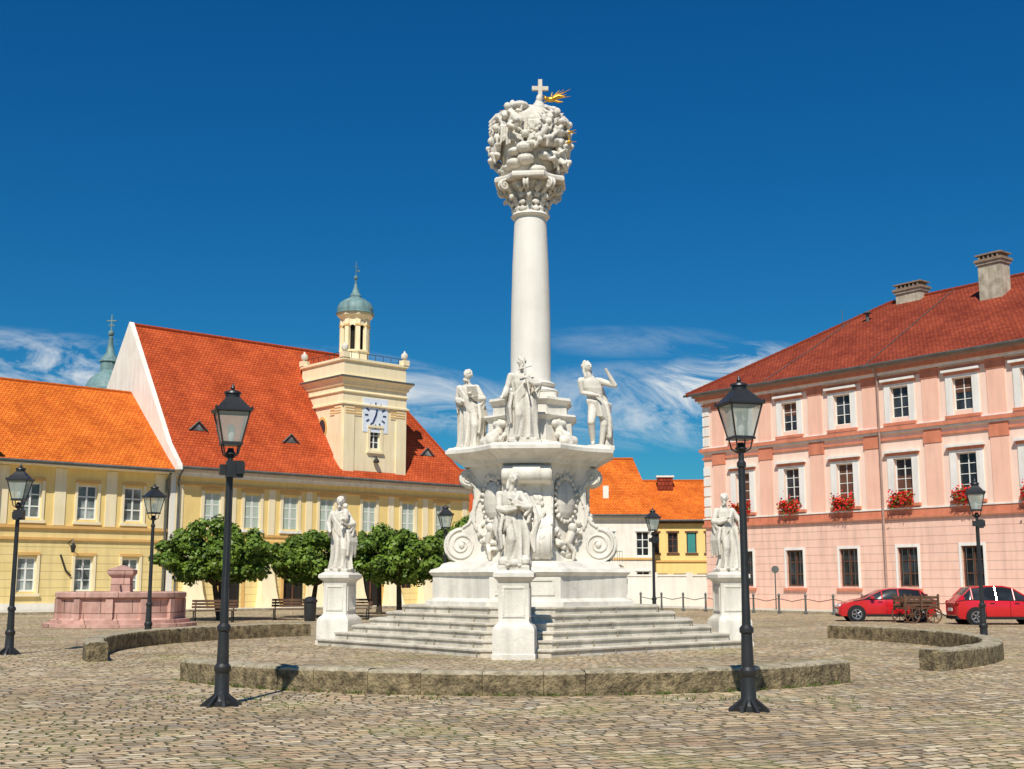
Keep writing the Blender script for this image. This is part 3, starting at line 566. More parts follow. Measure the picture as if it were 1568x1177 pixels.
lowwall((7.75,22.4),(11.1,29),(9.4,35.6),h=.38,blocks=18,seed=3)
mb=MB(); rnd=random.Random(5)
(ux,uy),r_,an=arc3((-5.44,20.3),(0,17.6),(5.46,20.0),2)
for i in range(560):
    if rnd.random()<.72:
        a=an[0]+(an[1]-an[0])*(round(rnd.random()*22)/22+rnd.gauss(0,.008)); rr=r_+abs(rnd.gauss(.015,.025)); x=ux+rr*math.cos(a); y=uy+rr*math.sin(a)
    else: x=rnd.choice([-2.9,-1.2,2.4,4.4,-4.7,-3.6,3.2])+rnd.gauss(0,.22); y=rnd.choice([17.3,17.1,16.7,15.9])+rnd.gauss(0,.1)
    for k in range(3):
        h=rnd.uniform(.02,.075); d=rnd.uniform(0,6.28); w=.007; lx=rnd.gauss(0,.03); ly=rnd.gauss(0,.03)
        mb.add([(x-w*math.cos(d),y-w*math.sin(d),0),(x+w*math.cos(d),y+w*math.sin(d),0),(x+lx,y+ly,h)],[[0,1,2]],0)
mb.obj('grass',[M_grass],recalc=False)

# ------------------------------------------------------------------ street lamps
def lampmesh(box=0):
    mb=MB()
    mb.lathe([(.17,0),(.17,.04),(.12,.07),(.10,.12),(.09,.42),(.11,.45),(.11,.5),(.08,.54),(.07,.95),(.09,.97),(.09,1.02),(.057,1.06),(.05,1.5),(.045,1.52),(.042,3.05),(.06,3.07),(.06,3.12),(.037,3.15),(.035,3.25),(.08,3.3),(.048,3.34),(.038,3.38)],n=20)
    for k in range(8):
        mb.M=Matrix.Rotation(k*math.pi/4,4,'Z')
        mb.add([(.08,-.022,0),(.27,-.022,0),(.26,-.022,.025),(.1,-.022,.15),(.08,.022,0),(.27,.022,0),(.26,.022,.025),(.1,.022,.15)],[[0,1,2,3],[7,6,5,4],[0,4,5,1],[1,5,6,2],[2,6,7,3],[3,7,4,0]],0)
        mb.tube([(.083,0,.12),(.083,0,.42)],.012,6); mb.tube([(.065,0,.56),(.061,0,.94)],.010,6); mb.tube([(.047,0,1.07),(.039,0,3.04)],.008,6)
    mb.M=Matrix.Identity(4)
    for k in range(4):
        a=math.pi/4+k*math.pi/2; ca,sa=math.cos(a),math.sin(a)
        mb.tube([(.04*ca,.04*sa,3.25),(.13*ca,.13*sa,3.3),(.16*ca,.16*sa,3.42),(.15*ca,.15*sa,3.46)],.011,6)
    zb,zt,wb,wt=3.45,3.87,.125,.215
    def ring(w,z,r0=math.pi/4): return [(w*math.sqrt(2)*math.cos(r0+k*math.pi/2),w*math.sqrt(2)*math.sin(r0+k*math.pi/2),z) for k in range(4)]
    mb.loft([ring(wb+.02,zb-.03),ring(wb+.02,zb)],0); 
    B,T=ring(wb,zb),ring(wt,zt)
    for k in range(4): mb.tube([B[k],T[k]],.012,6); mb.tube([T[k],T[(k+1)%4]],.014,6); mb.tube([B[k],B[(k+1)%4]],.012,6)
    mb.loft([ring(wb-.006,zb+.005),ring(wt-.006,zt-.005)],1,cap=False)
    mb.loft([ring(wt+.03,zt),ring(wt+.03,zt+.025),ring(wt+.0,zt+.05),ring(.13,zt+.15),ring(.09,zt+.2)],0)
    mb.lathe([(.1,zt+.19),(.1,zt+.25),(.12,zt+.255),(.11,zt+.28),(.05,zt+.3),(.02,zt+.315),(.032,zt+.33),(.02,zt+.36),(.004,zt+.4)],n=16)
    for k in range(4):
        p=ring(wt+.02,zt+.03)[k]; mb.ell(p,(.02,.02,.035),n=6)
    mb.lathe([(.03,zb),(.035,zb+.05),(.05,zb+.12),(.045,zb+.22),(.01,zb+.26)],n=10,mat=2)
    if box:
        mb.b2(-.06,.16,-.16,.02,2.98,3.2); mb.b2(-.13,-.03,.0,.12,3.02,3.16); mb.tube([(0,0,3.08),(.1,-.1,3.08)],.03,8)
        mb.b2(.06,.17,-.2,-.12,3.02,3.18)
    o=mb.obj('street_lamp',[M_iron,M_lglass,M_wframe],sharp=35); me=o.data; bpy.data.objects.remove(o); return me
LA,LB=lampmesh(1),lampmesh(0)
for (x,y,me,rz) in ((-3.80,16.25,LA,20),(2.97,15.6,LB,14),(-11.2,27.5,LA,5),(-9.75,33,LB,40),(-2.3,42,LB,15),(5.1,44,LA,10),(12.1,31.6,LA,70)):
    o=bpy.data.objects.new('street_lamp',me); COL.objects.link(o); o.location=(x,y,0); o.rotation_euler=(0,0,R(rz))

# ------------------------------------------------------------------ buildings helpers
def facade(mb,x0,x1,z0,z1,ops,y=0,mat=0,depth=.22):
    ops=[o for o in ops if o[0]<x1 and o[1]>x0 and o[2]<z1 and o[3]>z0]
    xs=sorted(set([x0,x1]+[q for o in ops for q in o[:2]])); zs=sorted(set([z0,z1]+[q for o in ops for q in o[2:]]))
    for i in range(len(xs)-1):
        for j in range(len(zs)-1):
            cx=(xs[i]+xs[i+1])/2; cz=(zs[j]+zs[j+1])/2
            if any(o[0]<cx<o[1] and o[2]<cz<o[3] for o in ops): continue
            mb.quad((xs[i],y,zs[j]),(xs[i+1],y,zs[j]),(xs[i+1],y,zs[j+1]),(xs[i],y,zs[j+1]),mat)
    for a,b,c,d in ops:
        mb.quad((a,y,c),(a,y+depth,c),(a,y+depth,d),(a,y,d),mat); mb.quad((b,y,c),(b,y,d),(b,y+depth,d),(b,y+depth,c),mat)
        mb.quad((a,y,d),(a,y+depth,d),(b,y+depth,d),(b,y,d),mat); mb.quad((a,y,c),(b,y,c),(b,y+depth,c),(a,y+depth,c),mat)
def window(mb,o,y=.14,fr=0,gl=1,nx=2,nz=3,t=.06,m=.03):
    a,b,c,d=o
    mb.quad((a,y+.05,c),(b,y+.05,c),(b,y+.05,d),(a,y+.05,d),gl)
    mb.b2(a,a+t,y,y+.06,c,d,fr); mb.b2(b-t,b,y,y+.06,c,d,fr); mb.b2(a+t,b-t,y,y+.06,d-t,d,fr); mb.b2(a+t,b-t,y,y+.06,c,c+t,fr)
    for i in range(1,nx): x=a+(b-a)*i/nx; mb.b2(x-m*1.3,x+m*1.3,y+.01,y+.058,c+t,d-t,fr)
    for i in range(1,nz): z=c+(d-c)*i/nz; mb.b2(a+t,b-t,y+.02,y+.055,z-m,z+m,fr)
def roof(mb,prof,x0,x1,D,hipL=0,hipR=0,mat=0):
    y0=prof[0][0]; run=prof[-1][0]-y0; rings=[]; v=[0]
    for i in range(1,len(prof)): v.append(v[-1]+math.hypot(prof[i][0]-prof[i-1][0],prof[i][1]-prof[i-1][1]))
    for (y,z) in prof:
        k=(y-y0)/run; xa=x0+hipL*k; xb=x1-hipR*k; rings.append([(xa,y,z),(xb,y,z),(xb,D-y,z),(xa,D-y,z)])
    for i in range(len(rings)-1):
        A,B=rings[i],rings[i+1]
        for k in range(4):
            l=(k+1)%4
            if k==1 and not hipR: continue
            if k==3 and not hipL: continue
            u=(lambda p: p[0]) if k in (0,2) else (lambda p:p[1]+.37)
            mb.quad(A[k],A[l],B[l],B[k],mat,[(u(A[k]),v[i]),(u(A[l]),v[i]),(u(B[l]),v[i+1]),(u(B[k]),v[i+1])])
    return rings
def ridge_caps(mb,pts,r=.13,mat=0):
    for a,b in zip(pts[:-1],pts[1:]):
        a=Vector(a); b=Vector(b); n=max(1,int((b-a).length/.4))
        for i in range(n): mb.tube([a.lerp(b,i/n),a.lerp(b,(i+1)/n)],[r,r*.86],6,mat)
def dormer(mb,x,y,z,w=.5,h=.45,rm=0,gm=1):
    mb.add([(x-w,y,z-.05),(x+w,y,z-.05),(x,y,z+h),(x,y+h/1.3+.3,z+h)],[[0,2,3],[1,3,2]],rm,False,[[(0,0),(0,1),(1,1)],[(0,0),(1,1),(0,1)]])
    mb.add([(x-w*.7,y+.03,z),(x+w*.7,y+.03,z),(x,y+.03,z+h*.75)],[[0,1,2]],gm)
    mb.tube([(x-w,y,z),(x,y,z+h),(x+w,y,z)],.05,5,2)

# ------------------------------------------------------------------ main guard building
A1=math.atan2(.673,.74)
mg=empty('main_guard_building',(-18.9,68,0),A1)
LEN=21.6
wx=[2.3,4.9,7.5,10.1,13.3,16.4,19.2]
opsU=[(x-.52,x+.52,4.7,6.6) for x in wx]
opsG=[(x-.75,x+.75,.1,2.9) for x in (3.6,7.9,10.9,13.6)]+[(x-.45,x+.45,1.2,2.7) for x in (16.4,19.2)]
mb=MB()
facade(mb,0,LEN,0,3.9,opsG,mat=1); facade(mb,0,LEN,3.9,8.3,opsU,mat=0)
mb.quad((LEN,0,0),(LEN,13,0),(LEN,13,8.3),(LEN,0,8.3),0); mb.quad((0,13,0),(LEN,13,0),(LEN,13,8.3),(0,13,8.3),0)
PR=[(-.65,7.95),(.7,9.25),(6.5,17.2)]
gz=lambda y: np.interp(y if y<=6.5 else 13-y,[p[0] for p in PR],[p[1] for p in PR])
pts=[(y,gz(y)+.16) for y in (-.65,.7,6.5,12.3,13.65)]
prof=[(-.02,0),(-.02,7.8)]+[(-.7,7.8)]+pts+[(13.65,7.8),(13,7.8),(13,0)]
mb.loft([[(-.3,y,z) for y,z in prof],[(-.0,y,z) for y,z in prof]],2)
mb.obj('walls',[M_yel,M_yelr,M_creamw],mg)
mb=MB()
for x in (1.15,5.9,9.2,12.2,15,17.8,21):
    mb.loft([[(x-w,-d,z),(x+w,-d,z),(x+w,-.004,z),(x-w,-.004,z)] for w,d,z in ((.62,.9,0),(.5,.55,1.0),(.42,.32,2.2),(.4,.25,3.55),(.48,.3,3.6),(.48,.3,3.75))],0)
for a in opsG[:4]:
    x0,x1=a[:2]; mb.b2(x0-.18,x0-.003,-.06,-.003,0,2.9,1); mb.b2(x1+.003,x1+.18,-.06,-.003,0,2.9,1); mb.b2(x0-.18,x1+.18,-.07,-.003,2.903,3.15,1)
mb.b2(0,LEN,-.12,-.003,3.78,3.95,1); mb.b2(0,LEN,-.07,-.002,4.2,4.32,1); mb.b2(0,LEN,-.1,-.003,7.0,7.12,1); mb.b2(0,LEN,-.3,-.003,7.7,7.95,2)
mb.b2(0,LEN,-.18,-.003,7.5,7.697,2)
for x in wx:
    mb.b2(x-.72,x-.523,-.05,-.003,4.6,6.75,0); mb.b2(x+.523,x+.72,-.05,-.003,4.6,6.75,0); mb.b2(x-.72,x+.72,-.06,-.003,6.753,6.93,1); mb.b2(x-.75,x+.75,-.14,-.003,4.45,4.597,2)
for x in (.25,3.6,6.2,8.8,11.3,15,17.8,21.2): mb.b2(x-.22,x+.22,-.04,-.001,4.33,7.0,0)
mb.obj('pilasters_and_bands',[M_cream,M_ochre,M_trimw],mg)
mb=MB()
for o in opsU:
    a,b,c,d=o; mb.b2(a,a+.5*(b-a)-.01,.06,.1,c,d,2); mb.b2(a+.5*(b-a)+.01,b,.06,.1,c,d,2)
    for q in (0,1):
        xa=a+q*.5*(b-a)+.0; mb.b2(xa+.01,xa+.07,.045,.06,c,d,0); mb.b2(xa+.5*(b-a)-.07,xa+.5*(b-a)-.01,.045,.06,c,d,0); mb.b2(xa+.07,xa+.44,.045,.06,c+(d-c)*.33-.03,c+(d-c)*.33+.03,0); mb.b2(xa+.07,xa+.44,.045,.06,c+(d-c)*.66-.03,c+(d-c)*.66+.03,0)
for o in opsG: 
    mb.quad((o[0],.21,o[2]),(o[1],.21,o[2]),(o[1],.21,o[3]),(o[0],.21,o[3]),3); mb.b2((o[0]+o[1])/2-.04,(o[0]+o[1])/2+.04,.12,.2,o[2],o[3],4); mb.b2(o[0],o[1],.12,.195,o[3]-.7,o[3]-.62,4)
mb.obj('windows_and_shutters',[M_wframe,M_glass,M_shut,M_dark,M_brownf],mg)
mb=MB(); rg=roof(mb,PR,0,LEN+.6,13,0,5.4,0)
ridge_caps(mb,[(0,6.5,17.2),(LEN+.6-5.4,6.5,17.2)]); ridge_caps(mb,[rg[2][1],rg[1][1],rg[0][1]])
for (x,y) in ((2,1.55),(8.2,1.35),(18.9,1.3)): dormer(mb,x,y-.1,gz(y)-.05,w=.6,h=.55,rm=0,gm=1)
mb.tube([(-.0,-.72,7.93),(LEN+.7,-.72,7.93)],.09,8,2); mb.tube([(.1,-.6,7.85),(.1,-.15,7.4),(.1,-.15,.3)],.06,8,2)
mb.obj('roof',[M_roofA,M_glass2,M_gutter],mg,recalc=False)
mb=MB(); tx0,tx1,ty0,ty1=11.1,16.1,-.05,4.9
to=[(13.2,14.0,10.0,11.3)]
facade(mb,tx0,tx1,8.2,14.3,to,y=ty0,mat=0)
mb.quad((tx0,ty0,8.2),(tx0,ty1,8.2),(tx0,ty1,14.3),(tx0,ty0,14.3),0); mb.quad((tx1,ty0,8.2),(tx1,ty1,8.2),(tx1,ty1,14.3),(tx1,ty0,14.3),0); mb.quad((tx0,ty1,8.2),(tx1,ty1,8.2),(tx1,ty1,14.3),(tx0,ty1,14.3),0)
def sqr(e,z): return [(tx0-e,ty0-e,z),(tx1+e,ty0-e,z),(tx1+e,ty1+e,z),(tx0-e,ty1+e,z)]
mb.loft([sqr(e,z) for e,z in ((.03,13.9),(.1,13.95),(.14,14.1),(.26,14.28),(.36,14.38))],1)
mb.loft([sqr(e,z) for e,z in ((.36,14.382),(.38,14.4),(.38,14.5),(.34,14.52))],3)
mb.loft([sqr(e,z) for e,z in ((.2,14.522),(-.04,14.55),(-.04,15.5),(.08,15.55),(.08,15.7),(-.04,15.73))],1)
mb.loft([sqr(e,z) for e,z in ((.02,12.65),(.14,12.7),(.14,12.8),(.02,12.85))],1); mb.loft([sqr(e,z) for e,z in ((.02,13.45),(.1,13.5),(.1,13.56),(.02,13.6))],1); mb.loft([sqr(e,z) for e,z in ((.02,8.2),(.1,8.2),(.1,8.4),(.02,8.45))],1)
for x in (tx0+.45,tx1-.45): mb.b2(x-.4,x+.4,ty0-.07,ty0-.002,8.46,12.64,1)
for y in (ty0+.45,ty1-.45): mb.b2(tx0-.07,tx0-.002,y-.4,y+.4,8.46,12.64,1)
for x in (tx0+.75,tx1-.75):
    for z in (12.3,12.48,12.15): mb.b2(x-.6,x+.6,ty0-.09,ty0-.073,z-.03,z+.03,2)
for y in (ty0+.75,ty1-.75):
    for z in (12.3,12.48,12.15): mb.b2(tx0-.09,tx0-.073,y-.6,y+.6,z-.03,z+.03,2)
mb.b2(13.0,13.197,ty0-.06,ty0-.002,9.85,11.35,1); mb.b2(14.003,14.2,ty0-.06,ty0-.002,9.85,11.35,1); mb.b2(13.0,14.2,ty0-.1,ty0-.002,11.353,11.5,1); mb.b2(12.95,14.25,ty0-.14,ty0-.002,9.7,9.847,1)
for sx_,sy_ in ((tx0+.12,ty0+.12),(tx1-.12,ty0+.12),(tx0+.12,ty1-.12),(tx1-.12,ty1-.12)):
    mb.M=Matrix.Translation((sx_,sy_,15.7)); mb.b2(-.24,.24,-.24,.24,.0,.35,1); mb.lathe([(.12,.35),(.1,.42),(.2,.5),(.24,.65),(.2,.8),(.08,.86),(.06,.95),(.0,1.02)],n=14,mat=4)
mb.M=Matrix.Identity(4)
for t in np.linspace(0,1,9):
    mb.tube([(tx0+t*(tx1-tx0),ty0+.1,15.7),(tx0+t*(tx1-tx0),ty0+.1,16.1)],.02,5,5); mb.tube([(tx0+.1,ty0+t*(ty1-ty0),15.7),(tx0+.1,ty0+t*(ty1-ty0),16.1)],.02,5,5)
mb.tube([(tx0,ty0+.1,16.1),(tx1,ty0+.1,16.1)],.02,5,5); mb.tube([(tx0+.1,ty0,16.1),(tx0+.1,ty1,16.1)],.02,5,5)
window(mb,to[0],y=ty0+.13,fr=6,gl=7,nz=3)
mb.M=Matrix.Translation((tx0,2.2,11.3))@Matrix.Rotation(R(-90),4,'Y')@Matrix.Diagonal((1.25,.85,1,1))
mb.lathe([(.6,0),(.6,.07),(.48,.07)],n=24,mat=2); mb.lathe([(.46,.0),(.46,.075)],n=24,mat=7); mb.M=Matrix.Identity(4)
cz_=12.15; cxk=13.6; yk=ty0-.03
mb.b2(cxk-.98,cxk+.98,ty0-.03,ty0-.002,cz_-1.1,cz_+1.1,8)
for i in range(12):
    a=i*math.pi/6; mb.M=Matrix.Translation((cxk,yk,cz_))@Matrix.Rotation(R(90),4,'X')@Matrix.Rotation(a,4,'Z'); mb.b2(.58,.84,-.05,.05,.0,.02,9)
for a,l in ((R(75),.42),(R(-115),.58)):
    mb.M=Matrix.Translation((cxk,yk,cz_))@Matrix.Rotation(R(90),4,'X')@Matrix.Rotation(a,4,'Z'); mb.b2(-.12,l,-.05,.05,.021,.04,9)
mb.M=Matrix.Identity(4)
mb.lathe([(.18,0),(.2,.1),(.1,.25),(.05,.3)],c=(13.6,ty0-.2,9.1),n=10,mat=5); mb.tube([(13.6,ty0,9.5),(13.6,ty0-.25,9.5),(13.6,ty0-.2,9.35)],.025,6,5)
mb.obj('clock_tower',[M_cream,M_cream,M_ochre,M_gutter,M_white2,M_iron,M_wframe,M_glass,M_clock,M_blue],mg,sharp=30)
LS=Matrix.Translation((13.6,2.45,0))@Matrix.Diagonal((.86,.86,1,1))
mb=MB(); r8=math.pi/8
for k in range(8):
    a=r8+k*math.pi/4; mb.M=LS@Matrix.Rotation(a,4,'Z')
    mb.b2(.86,1.16,-.17,.17,16.6,18.75,0); mb.b2(.84,1.2,-.2,.2,18.3,18.42,3)
mb.M=LS
mb.lathe([(1.3,15.6),(1.3,15.75),(1.15,15.8),(1.12,16.55),(1.2,16.6),(1.2,16.7),(1.0,16.72)],n=8,smooth=False,rot=r8)
mb.lathe([(.75,16.7),(.75,18.7)],n=8,smooth=False,rot=r8,mat=2)
for k in range(8):
    a=k*math.pi/4; mb.M=LS@Matrix.Rotation(a,4,'Z')
    for i in range(6):
        t0=math.pi*i/6; t1=math.pi*(i+1)/6; y0,y1=.27*math.cos(t0),.27*math.cos(t1); za,zb_=18.1+.27*math.sin(t0),18.1+.27*math.sin(t1)
        mb.quad((1.03,y0,za),(1.03,y1,zb_),(1.03,y1,18.75),(1.03,y0,18.75),0)
mb.M=LS
mb.lathe([(1.1,18.7),(1.15,18.8),(1.3,18.95),(1.42,19.05),(1.42,19.2),(1.2,19.25)],n=8,smooth=False,rot=r8)
mb.lathe([(1.5,19.2),(1.52,19.24),(1.42,19.3),(1.43,19.5),(1.38,19.7),(1.2,19.98),(.85,20.2),(.5,20.34),(.42,20.38),(.44,20.5),(.3,20.7),(.15,21.1),(.08,21.4),(.12,21.45),(.06,21.5),(.05,21.6)],n=16,mat=1)
mb.ell((0,0,21.75),.17,1); mb.tube([(0,0,21.8),(0,0,22.9)],.025,6,1); mb.tube([(-.25,0,22.5),(.25,0,22.5)],.02,6,1); mb.b2(.05,.35,-.01,.01,22.2,22.33,1)
mb.obj('lantern_cupola',[M_cream,M_copper,M_dark,M_ochre],mg,sharp=30)

# left wing (orange roof)
lw=empty('yellow_townhouse',(-18.9,68,0),A1)
mb=MB(); lx=[-2.4,-5.0,-8.0,-11.0,-14]
o1=[(x-.55,x+.55,4.85,6.7) for x in lx]; o2=[(x-.5,x+.5,1.1,2.85) for x in lx]
facade(mb,-17,-.4,0,4.2,o2,y=.15,mat=1); facade(mb,-17,-.4,4.2,8.0,o1,y=.15,mat=0)
mb.quad((-17,.15,0),(-17,11.5,0),(-17,11.5,8),(-17,.15,8),0); mb.quad((-17,11.5,0),(-.4,11.5,0),(-.4,11.5,8),(-17,11.5,8),0)
mb.obj('walls',[M_yel,M_yelr],lw)
mb=MB()
mb.b2(-17,-.4,.03,.147,4.35,4.5,1); mb.b2(-17,-.4,.05,.147,3.75,3.88,1); mb.b2(-17,-.4,.06,.147,0,.5,2); mb.b2(-17,-.4,-.15,.147,7.55,7.75,0)
for x in lx:
    for (c,d) in ((4.85,6.7),(1.1,2.85)):
        w=.55 if c>4 else .5
        mb.b2(x-w-.14,x-w-.003,.09,.147,c-.1,d+.1,0); mb.b2(x+w+.003,x+w+.14,.09,.147,c-.1,d+.1,0); mb.b2(x-w-.14,x+w+.14,.08,.147,d+.103,d+.25,1); mb.b2(x-w-.2,x+w+.2,.02,.147,c-.25,c-.103,0)
for x in (-.9,-3.7,-6.5,-9.5,-12.5): mb.b2(x-.3,x+.3,.1,.148,4.52,7.5,0)
mb.b2(-11.2,-10.35,-.55,.1,0,8.6,0); mb.b2(-11.4,-10.2,-.75,.1,8.6,8.85,3); mb.b2(-11.35,-10.25,-.68,.1,7.9,8.05,2)
mb.tube([(-5.9,.15,3.6),(-5.9,-.4,3.8),(-5.9,-.5,3.6)],.03,6,4); mb.lathe([(.08,0),(.16,.35),(.03,.5)],c=(-5.9,-.5,3.1),n=8,mat=4); mb.tube([(-6.3,.1,3.0),(-6.0,.08,2.2),(-5.7,.06,1.9)],.05,6,4)
mb.obj('trim',[M_cream,M_ochre,M_creamw,M_gutter,M_iron],lw)
mb=MB()
for o in o1+o2: window(mb,o,y=.27,nz=3,t=.09,m=.035)
mb.obj('windows',[M_wframe,M_glass2],lw)
mb=MB(); P2=[(-.5,7.75),(.6,8.6),(5.6,12.8)]; roof(mb,P2,-17.3,-.3,11.3,0,0,0)
ridge_caps(mb,[(-17.3,5.65,12.8),(-.35,5.65,12.8)]); mb.tube([(-17.3,-.55,7.72),(-.4,-.55,7.72)],.09,8,2); mb.b2(-17.3,-.4,-.48,.1,7.6,7.66,1); mb.tube([(-.55,-.45,7.6),(-.55,.02,7.2),(-.55,.02,.2)],.06,8,2)
mb.obj('roof',[M_roofB,M_trimw,M_gutter],lw,recalc=False)

# ------------------------------------------------------------------ right pink building
A2=math.atan2(-.795,.605)
pb=empty('pink_town_house',(11.8,74,0),A2); PL=40.
ux_=[3.1+3.68*i for i in range(10)]
g=[(x-.6,x+.6,1.35,3.35) for x in ux_]; f1=[(x-.55,x+.55,5.85,7.95) for x in ux_]; f2=[(x-.55,x+.55,10.1,11.75) for x in ux_]
mb=MB()
facade(mb,0,PL,.55,5.0,g,mat=1); facade(mb,0,PL,5.0,12.7,f1+f2,mat=0); mb.b2(-.06,PL+.06,-.08,16.5,0,.55,2)
for p,q in (((0,0),(0,16.4)),((PL,0),(PL,16.4)),((0,16.4),(PL,16.4))): mb.quad((p[0],p[1],.55),(q[0],q[1],.55),(q[0],q[1],12.7),(p[0],p[1],12.7),0)
mb.obj('walls',[M_pinkl,M_pinkg,M_pink],pb)
mb=MB()
def band(z0,z1,d,mat): 
    mb.b2(-d,PL,-d,-.002,z0,z1,mat); mb.b2(-d,-.002,-.001,16.4,z0,z1,mat)
band(4.85,5.0,.14,0); band(5.003,5.3,.06,0); band(5.303,5.38,.1,1)
band(8.95,9.08,.08,0); band(9.3,9.42,.14,1); band(9.423,9.62,.22,0); band(9.623,9.7,.08,1)
band(12.25,12.36,.08,0); band(12.45,12.6,.2,1); band(12.603,12.8,.34,0); band(12.803,12.95,.48,4)
for i in range(11):
    x=3.1+3.68*(i-.5)
    for (a,b) in ((5.383,8.6),(9.703,11.95)): mb.b2(x-.48,x+.48,-.05,-.001,a,b,2)
    for (a,b) in ((8.6,8.947),(11.95,12.247)): mb.b2(x-.52,x+.52,-.09,-.001,a,b,0)
    for (a,b) in ((9.083,9.297),(12.363,12.447)): mb.b2(x-.5,x+.5,-.075,-.001,a,b,0)
for x in ux_:
    for (c,d,k) in ((5.85,7.95,0),(10.1,11.75,1)):
        mb.b2(x-.92,x-.553,-.07,-.001,c-.25,d+.15,1); mb.b2(x+.553,x+.92,-.07,-.001,c-.25,d+.15,1); mb.b2(x-.55,x+.55,-.065,-.001,d+.003,d+.15,1)
        mb.b2(x-.98,x+.98,-.16,-.001,c-.4,c-.253,0)
        mb.b2(x-.98,x+.98,-.1,-.001,d+.153,d+.3,0); mb.b2(x-1.05,x+1.05,-.24,-.001,d+.303,d+.42,1)
    mb.b2(x-.72,x-.603,-.05,-.001,1.25,3.5,1); mb.b2(x+.603,x+.72,-.05,-.001,1.25,3.5,1); mb.b2(x-.6,x+.6,-.05,-.001,3.353,3.5,1); mb.b2(x-.8,x+.8,-.12,-.001,1.12,1.247,0)
    for q in (-.35,0,.35): mb.tube([(x+q,.02,1.36),(x+q,.02,3.34)],.015,5,3)
for z in np.arange(5.5,8.6,.62): mb.b2(-.03,.5,-.045,-.001,z,z+.5,1)
for z in np.arange(9.8,12,.62): mb.b2(-.03,.5,-.045,-.001,z,z+.5,1)
mb.tube([(12.9,-.5,12.9),(12.9,-.18,12.3),(12.9,-.18,.6)],.06,8,4); mb.tube([(-1,-.62,12.98),(PL,-.62,12.98)],.08,8,3)
mb.obj('cornices_and_surrounds',[M_salmon,M_trimw,M_pink,M_gutter,M_pipe],pb)
mb=MB()
for o in f1: window(mb,o,nx=2,nz=4,t=.05,m=.017,fr=0)
for o in f2: window(mb,o,nx=2,nz=3,t=.05,m=.017,fr=0)
for o in g: window(mb,o,nx=2,nz=3,t=.08,fr=2)
for i in (0,2,3,5): o=f1[i]; mb.b2(o[0]+.06,o[1]-.06,.17,.188,o[2]+.2,o[3]-.9 if i%2 else o[3]-.05,3)
for i in (1,4,5): o=f2[i]; mb.b2(o[0]+.06,o[1]-.06,.17,.188,o[2]+.9,o[3]-.05,3)
mb.obj('windows',[M_wframe,M_glass,M_brownf,M_brownf],pb)
mb=MB(); rnd=random.Random(9)
for x in ux_[0:6]:
    mb.b2(x-.5,x+.5,-.36,-.17,5.5,5.7,1)
    for i in range(560):
        px,py,pz=x+rnd.uniform(-.68,.68),-.34+rnd.gauss(0,.12),5.86+rnd.gauss(-.04,.19); s_=rnd.uniform(.04,.075); a=rnd.uniform(0,6.3); b_=rnd.uniform(-1,1)
        u=Vector((math.cos(a),math.sin(a),b_)).normalized()*s_; v_=u.orthogonal().normalized()*s_; p=Vector((px,py,pz))
        mb.add([p-u,p-v_,p+u,p+v_],[[0,1,2,3]],0 if rnd.random()<.75 else 2)
mb.obj('geranium_boxes',[M_flower,M_wood,M_leaf],pb,recalc=False)
mb=MB(); P3=[(-.7,13.0),(8.2,18.5)]; rg=roof(mb,P3,-.7,PL,16.4,8.9,0,0)
ridge_caps(mb,[rg[0][0],rg[1][0],(PL,8.2,18.5)],.15); ridge_caps(mb,[rg[1][3],rg[0][3]],.15)
mb.quad((-.68,-.68,12.96),(PL,-.68,12.96),(PL,0,12.96),(-.68,0,12.96),1); mb.quad((-.68,0,12.96),(0,0,12.96),(0,16.4,12.96),(-.68,16.4,12.96),1)
def chim(x0,x1,y0,y1,z0,z1,n):
    mb.b2(x0,x1,y0,y1,z0,z1-.4,2); mb.b2(x0-.08,x1+.08,y0-.08,y1+.08,z1-.4,z1-.25,2); mb.b2(x0-.15,x1+.15,y0-.15,y1+.15,z1-.247,z1-.1,5)
    for i in range(n):
        x=x0+(x1-x0)*(i+.5)/n; mb.b2(x-.05,x+.05,y0-.05,y1+.05,z1-.1,z1+.12,5)
    mb.b2(x0-.1,x1+.1,y0-.1,y1+.1,z1+.12,z1+.2,5)
chim(8.9,10.6,7.7,8.5,17.8,19.2,6); chim(15.75,17.1,5.5,6.4,16.2,19.2,5); chim(27,29,6,7,16.2,19.6,5)
mb.lathe([(.1,0),(.1,.5),(.3,.55),(.05,.7)],c=(8.1,5.9,17.0),n=8,mat=4); mb.tube([(6.5,5.6,16.7),(6.5,5.6,18)],.02,5,4)
mb.tube([(5.4,-.62,13.08),(6.2,3,15.35),(6.6,7.2,17.95)],.02,5,4); mb.tube([(12.6,-.62,13.08),(12.6,8.1,18.5)],.02,5,4)
mb.obj('roof',[M_roofC,M_trimw,M_chim,M_roofC,M_gutter,M_chimc],pb,recalc=False)

